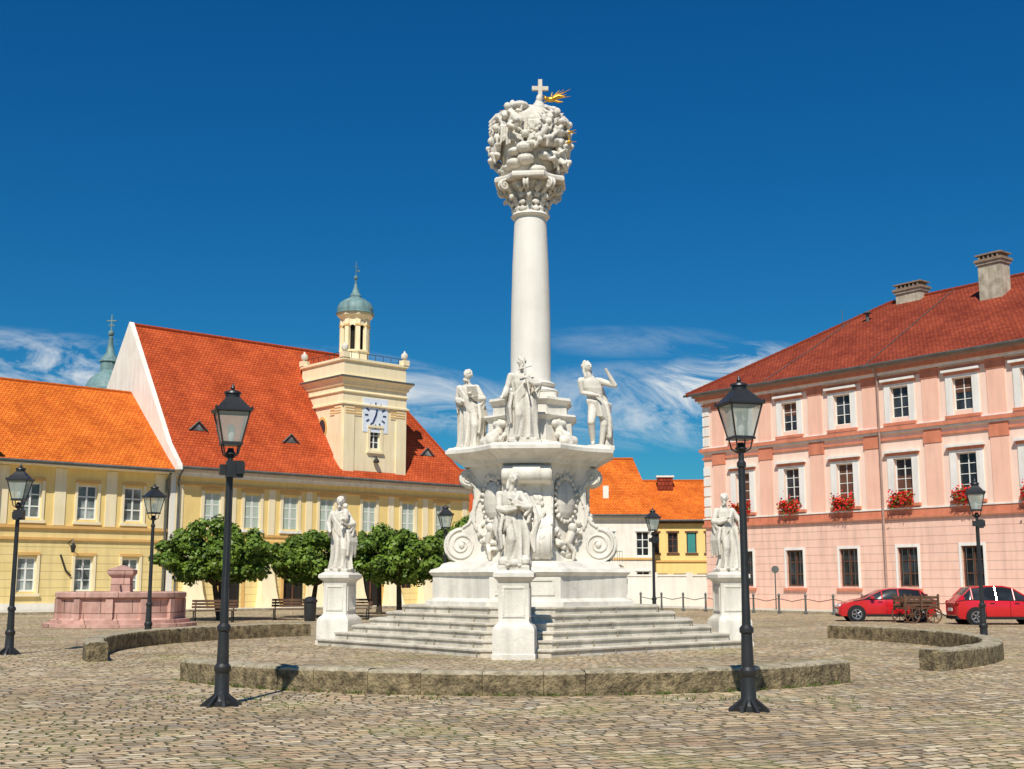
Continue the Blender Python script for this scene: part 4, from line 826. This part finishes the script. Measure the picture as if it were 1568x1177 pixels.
# ------------------------------------------------------------------ background houses
def house(name,x0,x1,y,D,H,prof_h,wallm,roofm,ops,rz=0,hipL=0,hipR=0,groove=False,extra=None,fr=M_wframe):
    e=empty(name,(x0,y,0),rz); W=x1-x0
    mb=MB(); facade(mb,0,W,0,H,ops,mat=0); mb.quad((0,0,0),(0,D,0),(0,D,H),(0,0,H)); mb.quad((W,0,0),(W,D,0),(W,D,H),(W,0,H)); mb.quad((0,D,0),(W,D,0),(W,D,H),(0,D,H))
    if not hipL: mb.poly([(0,0,H),(0,D,H),(0,D/2,prof_h-.1)])
    if not hipR: mb.poly([(W,0,H),(W,D,H),(W,D/2,prof_h-.1)])
    mb.obj('walls',[wallm],e)
    mb=MB()
    for o in ops: window(mb,o,nz=3)
    for o in ops: mb.b2(o[0]-.12,o[1]+.12,-.08,-.002,o[2]-.15,o[2]-.01,0); mb.b2(o[0]-.12,o[1]+.12,-.06,-.002,o[3]+.01,o[3]+.14,0)
    mb.b2(0,W,-.1,-.002,H*.48,H*.48+.15,2); mb.b2(0,W,-.25,-.002,H-.35,H-.1,0)
    mb.obj('windows_and_bands',[fr,M_glass,M_ochre],e)
    mb=MB(); rg=roof(mb,[(-.4,H-.1),(D/2,prof_h)],-.3,W+.3,D,hipL,hipR,0); ridge_caps(mb,[rg[1][0],rg[1][1]])
    mb.tube([(-.3,-.45,H-.12),(W+.3,-.45,H-.12)],.08,6,1)
    if extra: extra(mb)
    mb.obj('roof',[roofm,M_gutter,M_creamw,M_roofC,M_teal],e,recalc=False); return e
opsW=[(x-.5,x+.5,3.6,5.5) for x in (1.6,4,6.4,8.6,11.3)]+[(x-.5,x+.5,.9,2.4) for x in (1.6,4,6.4,11.3)]
def ex(mb):
    mb.b2(8.3,8.75,1.0,1.5,7,9.2,2); dormer(mb,10.2,2.2,8.6)
    mb.b2(8.08,9.12,.04,.1,3.6,5.5,4)
    for z in (3.05,): mb.b2(7.3,9.6,-1.0,-.01,2.9,3.05,2)
    for i in range(13): mb.tube([(7.3+i*.19,-.97,3.05),(7.3+i*.19,-.97,3.95)],.02,4,1)
    mb.tube([(7.3,-.97,3.95),(9.6,-.97,3.95)],.03,5,1)
house('white_corner_house',-1,11.2,96,9,6.9,11.7,M_creamw,M_roofB,opsW,hipL=0,hipR=1.4,extra=ex)
opsY=[(x-.4,x+.4,3.9,5.5) for x in (.9,2.4,3.9,5.4,6.9)]+[(x-.6,x+.6,.2,2.1) for x in (1.2,3.1,5.0)]
def ex2(mb): mb.b2(1.5,2.8,3.6,4.3,8.5,10.3,3); mb.b2(1.4,2.9,3.5,4.4,10.3,10.45,2); mb.b2(3.6,4.2,.04,.1,3.9,5.5,4)
house('ochre_row_house',10.6,22,98.5,10,6.6,10.1,M_yel,M_roofB,opsY,rz=R(-3),extra=ex2,fr=M_brownf)
house('grey_row_house',-16,-1.3,99,9,7.2,11,M_creamw,M_roofA,[(x-.5,x+.5,4,5.6) for x in (2,5,8,11)],hipL=3)
house('rear_town_house',-60,-34,104,12,8,13,M_creamw,M_roofA,[(x-.5,x+.5,4.5,6.2) for x in range(2,25,3)])
mb=MB(); mb.b2(7.0,14.0,80,80.3,0,1.95); mb.b2(6.9,14.1,79.95,80.35,1.95,2.07); 
for x in (7,9.3,11.6,13.9): mb.b2(x-.2,x+.2,79.9,80.4,0,2.2)
mb.obj('white_garden_wall',[M_creamw])
mb=MB(); mb.M=Matrix.Translation((-44.0,130,0)); c=(0,0,0)
mb.b2(-2.3,2.3,-2.3,2.3,0,21.2,0); mb.b2(-2.6,2.6,-2.6,2.6,21.2,21.7,0)
mb.lathe([(3.1,21.7),(3.1,22.0),(2.5,22.3),(2.3,22.8),(1.9,23.4),(1.1,24.1),(.95,24.3),(.95,25.2),(1.1,25.3),(.8,25.8),(.45,26.3),(.22,27.8),(.28,28.0),(.08,28.2)],c=c,n=12,mat=1)
mb.ell((0,0,28.5),.35,1); mb.tube([(0,0,28.7),(0,0,30.6)],.09,6,1); mb.tube([(-.55,0,29.9),(.55,0,29.9)],.08,6,1); mb.tube([(-.35,0,29.4),(.35,0,29.4)],.07,6,1)
mb.obj('church_tower',[M_cream,M_copper],sharp=35)

# ------------------------------------------------------------------ well
wl=empty('octagonal_stone_well',(-14.4,45.2,0),R(8)); mb=MB()
mb.lathe([(2.75,0),(2.75,.12),(2.5,.13),(2.5,.26),(2.3,.27),(2.22,.32),(2.2,.95),(2.28,1.0),(2.34,1.06),(2.34,1.2),(2.28,1.24),(1.95,1.24),(1.95,.7)],n=12,smooth=False)
for k in range(12):
    mb.M=Matrix.Rotation((k+.0)*math.pi/6,4,'Z'); mb.b2(2.14,2.32,-.12,.12,.28,1.0)
mb.obj('basin',[M_well],wl)
mb=MB(); mb.loft([[(-w,-w,z),(w,-w,z),(w,w,z),(-w,w,z)] for w,z in ((.42,.6),(.42,1.2),(.35,1.25),(.33,1.75),(.4,1.82),(.46,1.9),(.46,2.02),(.3,2.1),(.05,2.2))]); mb.tube([(0,-.3,1.5),(0,-.6,1.45)],.04,6); mb.obj('pump_pillar',[M_well],wl)

# ------------------------------------------------------------------ trees
def tree(x,y,w,zb,zt,seed,lean=0,ncl=150):
    rnd=random.Random(seed); e=empty('round_crown_tree',(x,y,0))
    mb=MB()
    mb.tube([(lean*.6,0,0),(lean*.3,.03,.5),(.0,0,zb-.1),(0,0,zb+.5)],[.17,.12,.1,.09],10)
    for k in range(9):
        a=k*.7+rnd.uniform(-.2,.2); r_=w/2*rnd.uniform(.45,.75); zz=zb+rnd.uniform(.5,(zt-zb)*.75)
        mb.tube([(0,0,zb-.05),(r_*.4*math.cos(a),r_*.4*math.sin(a),zb+.4),(r_*math.cos(a),r_*math.sin(a),zz)],[.08,.055,.02],6)
        a2=a+.4; mb.tube([(r_*.4*math.cos(a),r_*.4*math.sin(a),zb+.4),(r_*.8*math.cos(a2),r_*.8*math.sin(a2),zz+.2)],[.04,.015],5)
    mb.obj('trunk_and_limbs',[M_bark],e)
    vs=[]; rs=np.random.RandomState(seed); rx=w/2; h=zt-zb
    for c in range(ncl):
        inner=c%5==0
        a=rs.uniform(0,2*np.pi); u=rs.uniform(-1,1)
        rr=np.sqrt(max(0,1-u*u)) if u>0 else np.sqrt(max(0,1-.75*u*u))
        k=rs.uniform(.76,1.04)*(1+.11*np.sin(3*a+seed)+.08*np.sin(7*a)+.07*np.sin(5*u+2*a)) if not inner else rs.uniform(.2,.65)
        cc=np.array([rx*.88*rr*np.cos(a)*k,rx*.88*rr*np.sin(a)*k,zb+h*.40+(h*.50*u*k if u>0 else h*.30*u)])
        cr=rs.uniform(.2,.44); m_=115
        d=rs.normal(size=(m_,3)); d/=np.linalg.norm(d,axis=1)[:,None]
        p=cc+d*cr*rs.uniform(.5,1.15,size=(m_,1))*np.array([1,1,.8])
        nrm=d*.9+rs.normal(size=(m_,3))*.4+np.array([0,-.1,.4]); nrm/=np.linalg.norm(nrm,axis=1)[:,None]
        t=np.cross(nrm,rs.normal(size=(m_,3))); t/=np.linalg.norm(t,axis=1)[:,None]; b=np.cross(nrm,t); s=rs.uniform(.055,.10,size=(m_,1))
        q=np.stack([p-t*s*1.25,p-b*s*.85-nrm*s*.2,p+t*s*1.25,p+b*s*.85-nrm*s*.2],1).reshape(-1,3)
        vs.append(q)
    vs=np.concatenate(vs); n=len(vs)//4
    me=bpy.data.meshes.new('foliage'); me.vertices.add(len(vs)); me.vertices.foreach_set('co',vs.ravel()); me.loops.add(n*4); me.loops.foreach_set('vertex_index',np.arange(n*4)); me.polygons.add(n); me.polygons.foreach_set('loop_start',np.arange(0,n*4,4)); me.update(); me.validate()
    me.materials.append(M_leaf); o=bpy.data.objects.new('foliage',me); COL.objects.link(o); o.parent=e
tree(-12.5,51.5,5.5,1.5,4.3,1,.5,180); tree(-8.9,55.5,5.0,1.5,4.05,2,-.4,165); tree(-4.9,53,4.4,1.5,3.95,3,.1); tree(-2.4,58,4.0,1.6,4.6,4,0,120); tree(-6.6,61,4.4,1.7,4.4,5,0,120)

# ------------------------------------------------------------------ cars
def car(name,x,y,rz,L_=3.9,H=1.42,W=1.66,seed=0):
    e=empty(name,(x,y,0),rz); mb=MB()
    h=L_/2; k=H/1.42
    st=[(-h,.35,.5,.78,.80,.60,.5),(-h+.08,.24,.5,.86,.9,.76,.62),(-h+.32,.2,.5,.92,1.08*k,.81,.6),(-h+.62,.2,.5,.93,1.36*k,.82,.57),(-h+1.2,.2,.5,.92,1.42*k,.83,.57),(-h+1.8,.2,.5,.91,1.42*k,.83,.57),(-h+2.15,.2,.5,.90,1.35*k,.83,.58),(-h+2.85,.2,.5,.885,.93,.82,.68),(-h+3.3,.2,.5,.82,.86,.80,.66),(h-.14,.22,.48,.68,.73,.74,.6),(h-.02,.3,.45,.58,.60,.62,.5)]
    rings=[]
    for (sx_,zb,zm,zl,zt,wb,wt) in st:
        rings.append([(sx_,-wb*.9,zb),(sx_,-wb,zm),(sx_,-wb*.985,zl),(sx_,-wt,zt-.03),(sx_,-wt*.7,zt),(sx_,wt*.7,zt),(sx_,wt,zt-.03),(sx_,wb*.985,zl),(sx_,wb,zm),(sx_,wb*.9,zb)])
    n=10; vs=[p for r_ in rings for p in r_]; fs=[]; ms=[]
    for i in range(len(rings)-1):
        for j in range(n):
            kk=(j+1)%n; fs.append([i*n+j,i*n+kk,(i+1)*n+kk,(i+1)*n+j])
            side=j in (2,6); top=j in (3,4,5)
            ms.append(1 if (side and 2<=i<=6) else (1 if (top and i in (2,6)) else 0))
    fs.append(list(range(n))); ms.append(0); fs.append([(len(rings)-1)*n+j for j in range(n)]); ms.append(0)
    b0=len(mb.f); mb.add(vs,fs,0,True); 
    for i,mm in enumerate(ms): mb.m[b0+i]=mm
    for q in (-1,1):
        for i in (2,3,4.5,6,7):
            i0=int(i); f=i-i0; A=rings[i0]; B=rings[min(i0+1,len(rings)-1)]
            jl,jt=(2,3) if q<0 else (7,6)
            lo=Vector(A[jl]).lerp(Vector(B[jl]),f); hi=Vector(A[jt]).lerp(Vector(B[jt]),f); mb.tube([lo,hi],.03,6,0)
        mb.tube([rings[i][3 if q<0 else 6] for i in range(2,8)],.03,6,0); mb.tube([rings[i][2 if q<0 else 7] for i in range(1,9)],.018,5,2)
        mb.ell((-h+2.55,q*.9,.95),(.09,.1,.07),0,10)
        mb.ell((h-.16,q*.55,.62),(.16,.16,.09),4,12); mb.ell((-h+.09,q*.66,.78),(.08,.12,.12),5,12)
        mb.b2(-h+1.25,-h+1.42,q*.825-.012,q*.825+.012,.78,.81,2); mb.b2(-h+2.15,-h+2.32,q*.825-.012,q*.825+.012,.78,.81,2)
        mb.b2(-h+1.08,-h+1.09,q*.83-.006,q*.83+.006,.28,.9,2); mb.b2(-h+1.98,-h+1.99,q*.835-.006,q*.835+.006,.28,.9,2); mb.b2(-h+1.1,h-1.1,q*.80-.012,q*.80+.02,.2,.3,2)
        for wxp in (-h+.72,h-.72):
            mb.M=Matrix.Translation((wxp,q*.72,.3))@Matrix.Rotation(R(90)*-q,4,'X')
            mb.lathe([(.365,-.02),(.365,.125),(.34,.13)],n=24,mat=2); mb.lathe([(.2,-.1),(.3,-.1),(.305,-.05),(.305,.1),(.28,.145),(.2,.15)],n=24,mat=2)
            mb.lathe([(.2,.12),(.205,.155),(.18,.15),(.05,.14)],n=20,mat=3)
            for s_ in range(5):
                a=s_*2*math.pi/5; mb.tube([(.03*math.cos(a),.03*math.sin(a),.158),(.19*math.cos(a),.19*math.sin(a),.158)],.025,5,3)
            mb.M=Matrix.Identity(4)
    mb.b2(h-.05,h+.01,-.26,.26,.36,.47,6); mb.b2(h-.06,h+.0,-.4,.4,.5,.55,2); mb.b2(-h-.02,-h+.03,-.26,.26,.5,.61,6); mb.b2(-h+.02,-h+.2,-.7,.7,.2,.33,2); mb.b2(h-.25,h-.03,-.6,.6,.19,.3,2)
    mb.obj('body',[M_red,M_glass,M_rub,M_rim,M_lampl,M_taill,M_wframe],e,sharp=32)
car('red_hatchback_car',15.35,50.6,R(172),L_=3.9,H=1.34); car('red_parked_car',18.65,46.9,R(-4),L_=3.75,H=1.45)
mb=MB(); mb.M=Matrix.Translation((15.9,48.3,0))@Matrix.Rotation(R(10),4,'Z')
mb.b2(-.75,.75,-.4,.4,.55,.62)
for q in (-1,1):
    for z in (.66,.8,.94): mb.b2(-.75,.75,q*.4-.02,q*.4+.02,z,z+.1)
    for xx in (-.7,0,.7): mb.b2(xx-.04,xx+.04,q*.44-.02,q*.44+.02,.5,1.12)
    for xx in (-.45,.45):
        for i in range(16):
            a0=i*math.pi/8; mb.tube([(xx+.32*math.cos(a0),q*.52,.33+.32*math.sin(a0)),(xx+.32*math.cos(a0+math.pi/8),q*.52,.33+.32*math.sin(a0+math.pi/8))],.03,5,1)
        for i in range(8): a0=i*math.pi/4; mb.tube([(xx,q*.52,.33),(xx+.3*math.cos(a0),q*.52,.33+.3*math.sin(a0))],.018,5,0)
for xx in (-.45,.45): mb.tube([(xx,-.55,.33),(xx,.55,.33)],.035,6,1)
mb.tube([(.75,0,.5),(1.5,0,.15)],.03,6)
for i in range(5): mb.ell((-.5+.25*i,random.uniform(-.1,.1),.8),(.18,.25,.18),1,8)
mb.obj('wooden_cart',[M_wood,M_brownf])
def bench(x,y,rz):
    mb=MB()
    for q in (-.75,.75):
        mb.tube([(q,-.22,0),(q,-.22,.43),(q,.2,.43)],.03,6,0); mb.tube([(q,.25,0),(q,.2,.45),(q,.32,.85)],.03,6,0)
    for i in range(4): mb.b2(-.9,.9,-.26+i*.12,-.17+i*.12,.44,.475,1)
    for i in range(3): mb.b2(-.9,.9,.2+i*.035,.23+i*.035,.55+i*.12,.64+i*.12,1)
    return mb.obj('park_bench',[M_iron,M_wood],None,(x,y,0),rz)
bench(-11.9,49,R(5)); bench(-9.3,52,R(3)); bench(-6.9,52.5,R(-5))
mb=MB(); mb.lathe([(.22,0),(.24,.1),(.26,.75),(.3,.78),(.3,.84),(.2,.95),(.05,1.0)],n=14); mb.obj('litter_bin',[M_iron],None,(-8.3,50.5,0))
mb=MB(); mb.lathe([(.24,0),(.26,.3),(.3,.5),(.28,.56),(.2,.56)],n=14); mb.chain([(0,0,.5),(.05,0,.75),(.12,0,.85)],[.06,.07,.05],8,1); mb.obj('plant_pot',[M_iron,M_leaf],None,(8.3,45.5,0))
e=empty('bollard_railing'); mb=MB()
for i in range(19):
    u=i*1.7; x,y=7.4+.605*u,70.5-.795*u
    mb.lathe([(.09,0),(.09,.1),(.055,.14),(.05,.85),(.075,.87),(.075,.92),(.04,1.0),(.01,1.03)],c=(x,y,0),n=8)
    if i<18: mb.tube([(x,y,.75),(x+.5*1.7*.605,y-.5*1.7*.795,.62),(x+1.7*.605,y-1.7*.795,.75)],.022,5)
mb.obj('posts_and_chain',[M_gutter],e)
mb=MB(); mb.M=Matrix.Translation((11.8,74,0))@Matrix.Rotation(A2,4,'Z'); mb.b2(-6,PL,-4.6,-.1,0,.12,0); mb.b2(-6,PL,-4.75,-4.605,0,.124,1); mb.obj('pavement',[M_step,M_lowtop])
mb=MB(); mb.M=Matrix.Translation((-18.9,68,0))@Matrix.Rotation(A1,4,'Z'); mb.b2(-18,LEN+4,-2.6,-.02,0,.12,0); mb.b2(-18,LEN+4,-2.75,-2.605,0,.124,1); mb.obj('pavement',[M_step,M_lowtop])
mb=MB(); mb.tube([(0,0,0),(0,0,2.3)],.035,8,0); mb.M=Matrix.Translation((0,-.05,2.25))@Matrix.Rotation(R(90),4,'X'); mb.lathe([(.2,-.01),(.2,.01)],n=20,mat=0); mb.obj('traffic_sign',[M_gutter,M_trimw],None,(14.2,66,0))

# ------------------------------------------------------------------ sky, sun, camera
EL=R(50); hd=Vector((.17,.985,0)).normalized()
w=bpy.data.worlds.new('World'); scene.world=w; w.use_nodes=True; N,L=w.node_tree.nodes,w.node_tree.links
bg=N['Background']; bg.inputs['Strength'].default_value=.11
sky=N.new('ShaderNodeTexSky'); sky.sky_type='NISHITA'; sky.sun_disc=False; sky.sun_elevation=EL; sky.sun_rotation=math.atan2(-hd.x,-hd.y)%(2*math.pi)
sky.altitude=100; sky.air_density=1.0; sky.dust_density=.3; sky.ozone_density=2.5
hs=N.new('ShaderNodeHueSaturation'); hs.inputs['Saturation'].default_value=1.35; L.new(sky.outputs[0],hs.inputs['Color'])
ml=N.new('ShaderNodeMix'); ml.data_type='RGBA'; ml.blend_type='MULTIPLY'; ml.inputs['Factor'].default_value=1; L.new(hs.outputs[0],ml.inputs['A'])
tc=N.new('ShaderNodeTexCoord'); sp=N.new('ShaderNodeSeparateXYZ'); L.new(tc.outputs['Generated'],sp.inputs[0])
rz_=N.new('ShaderNodeValToRGB'); rz_.color_ramp.elements[0].position=.0; rz_.color_ramp.elements[0].color=(.13,.47,.60,1); rz_.color_ramp.elements[1].position=.45; rz_.color_ramp.elements[1].color=(.12,.58,.74,1)
L.new(sp.outputs['Z'],rz_.inputs['Fac']); L.new(rz_.outputs['Color'],ml.inputs['B'])
def M_(op,a,b=None,cl=False):
    n=N.new('ShaderNodeMath'); n.operation=op; n.use_clamp=cl
    for i,q in enumerate((a,b)):
        if q is None: continue
        if isinstance(q,(int,float)): n.inputs[i].default_value=q
        else: L.new(q,n.inputs[i])
    return n.outputs[0]
ay=M_('MAXIMUM',M_('ABSOLUTE',sp.outputs['Y']),.05); ax=M_('DIVIDE',sp.outputs['X'],ay); az=M_('DIVIDE',sp.outputs['Z'],ay)
def blob(cx,cz,wx_,wz,tiltk=0):
    dx=M_('SUBTRACT',ax,cx); dz=M_('SUBTRACT',M_('SUBTRACT',az,cz),M_('MULTIPLY',dx,tiltk))
    q=M_('ADD',M_('POWER',M_('ABSOLUTE',M_('DIVIDE',dx,wx_)),2),M_('POWER',M_('ABSOLUTE',M_('DIVIDE',dz,wz)),2))
    return M_('SUBTRACT',1,q,True)
cb=N.new('ShaderNodeCombineXYZ'); L.new(M_('MULTIPLY',ax,8),cb.inputs[0]); L.new(M_('ADD',M_('MULTIPLY',az,26),M_('MULTIPLY',ax,5)),cb.inputs[1])
ns=N.new('ShaderNodeTexNoise'); ns.inputs['Scale'].default_value=1.1; ns.inputs['Detail'].default_value=12; ns.inputs['Roughness'].default_value=.68; ns.inputs['Distortion'].default_value=.8; L.new(cb.outputs[0],ns.inputs['Vector'])
mask=None
for bl,k in ((blob(.165,.165,.085,.03,.25),2.2),(blob(.12,.145,.16,.04,0),1.1),(blob(-.38,.175,.17,.035,-.12),1.3),(blob(-.06,.15,.15,.03,-.25),1.1),(blob(.1,.2,.1,.015,0),.3)):
    v_=M_('MULTIPLY',bl,k); mask=v_ if mask is None else M_('MAXIMUM',mask,v_)
mr=N.new('ShaderNodeMapRange'); mr.inputs['From Min'].default_value=.40; mr.inputs['From Max'].default_value=.70; L.new(ns.outputs['Fac'],mr.inputs['Value'])
fac=M_('MULTIPLY',M_('MULTIPLY',mask,mr.outputs[0]),1.1,True)
mc=N.new('ShaderNodeMix'); mc.data_type='RGBA'; L.new(fac,mc.inputs['Factor']); L.new(ml.outputs['Result'],mc.inputs['A']); mc.inputs['B'].default_value=(6.4,6.9,7.2,1)
L.new(mc.outputs['Result'],bg.inputs['Color'])
sl=bpy.data.lights.new('sun','SUN'); sl.energy=5; sl.angle=R(.5); sl.color=(1,.95,.85); so=bpy.data.objects.new('sun',sl); COL.objects.link(so)
d=Vector((hd.x*math.cos(EL),hd.y*math.cos(EL),-math.sin(EL))); so.rotation_euler=d.to_track_quat('-Z','Y').to_euler(); so.location=(-5,-20,30)
cam=bpy.data.cameras.new('camera'); co=bpy.data.objects.new('camera',cam); COL.objects.link(co); co.location=(0,0,1.6); co.rotation_euler=(R(90+9.27),0,0)
cam.sensor_width=36; cam.lens=42.47; cam.clip_end=5000; cam.clip_start=.1; scene.camera=co
scene.view_settings.view_transform='Standard'; scene.view_settings.look='None'; scene.view_settings.exposure=0
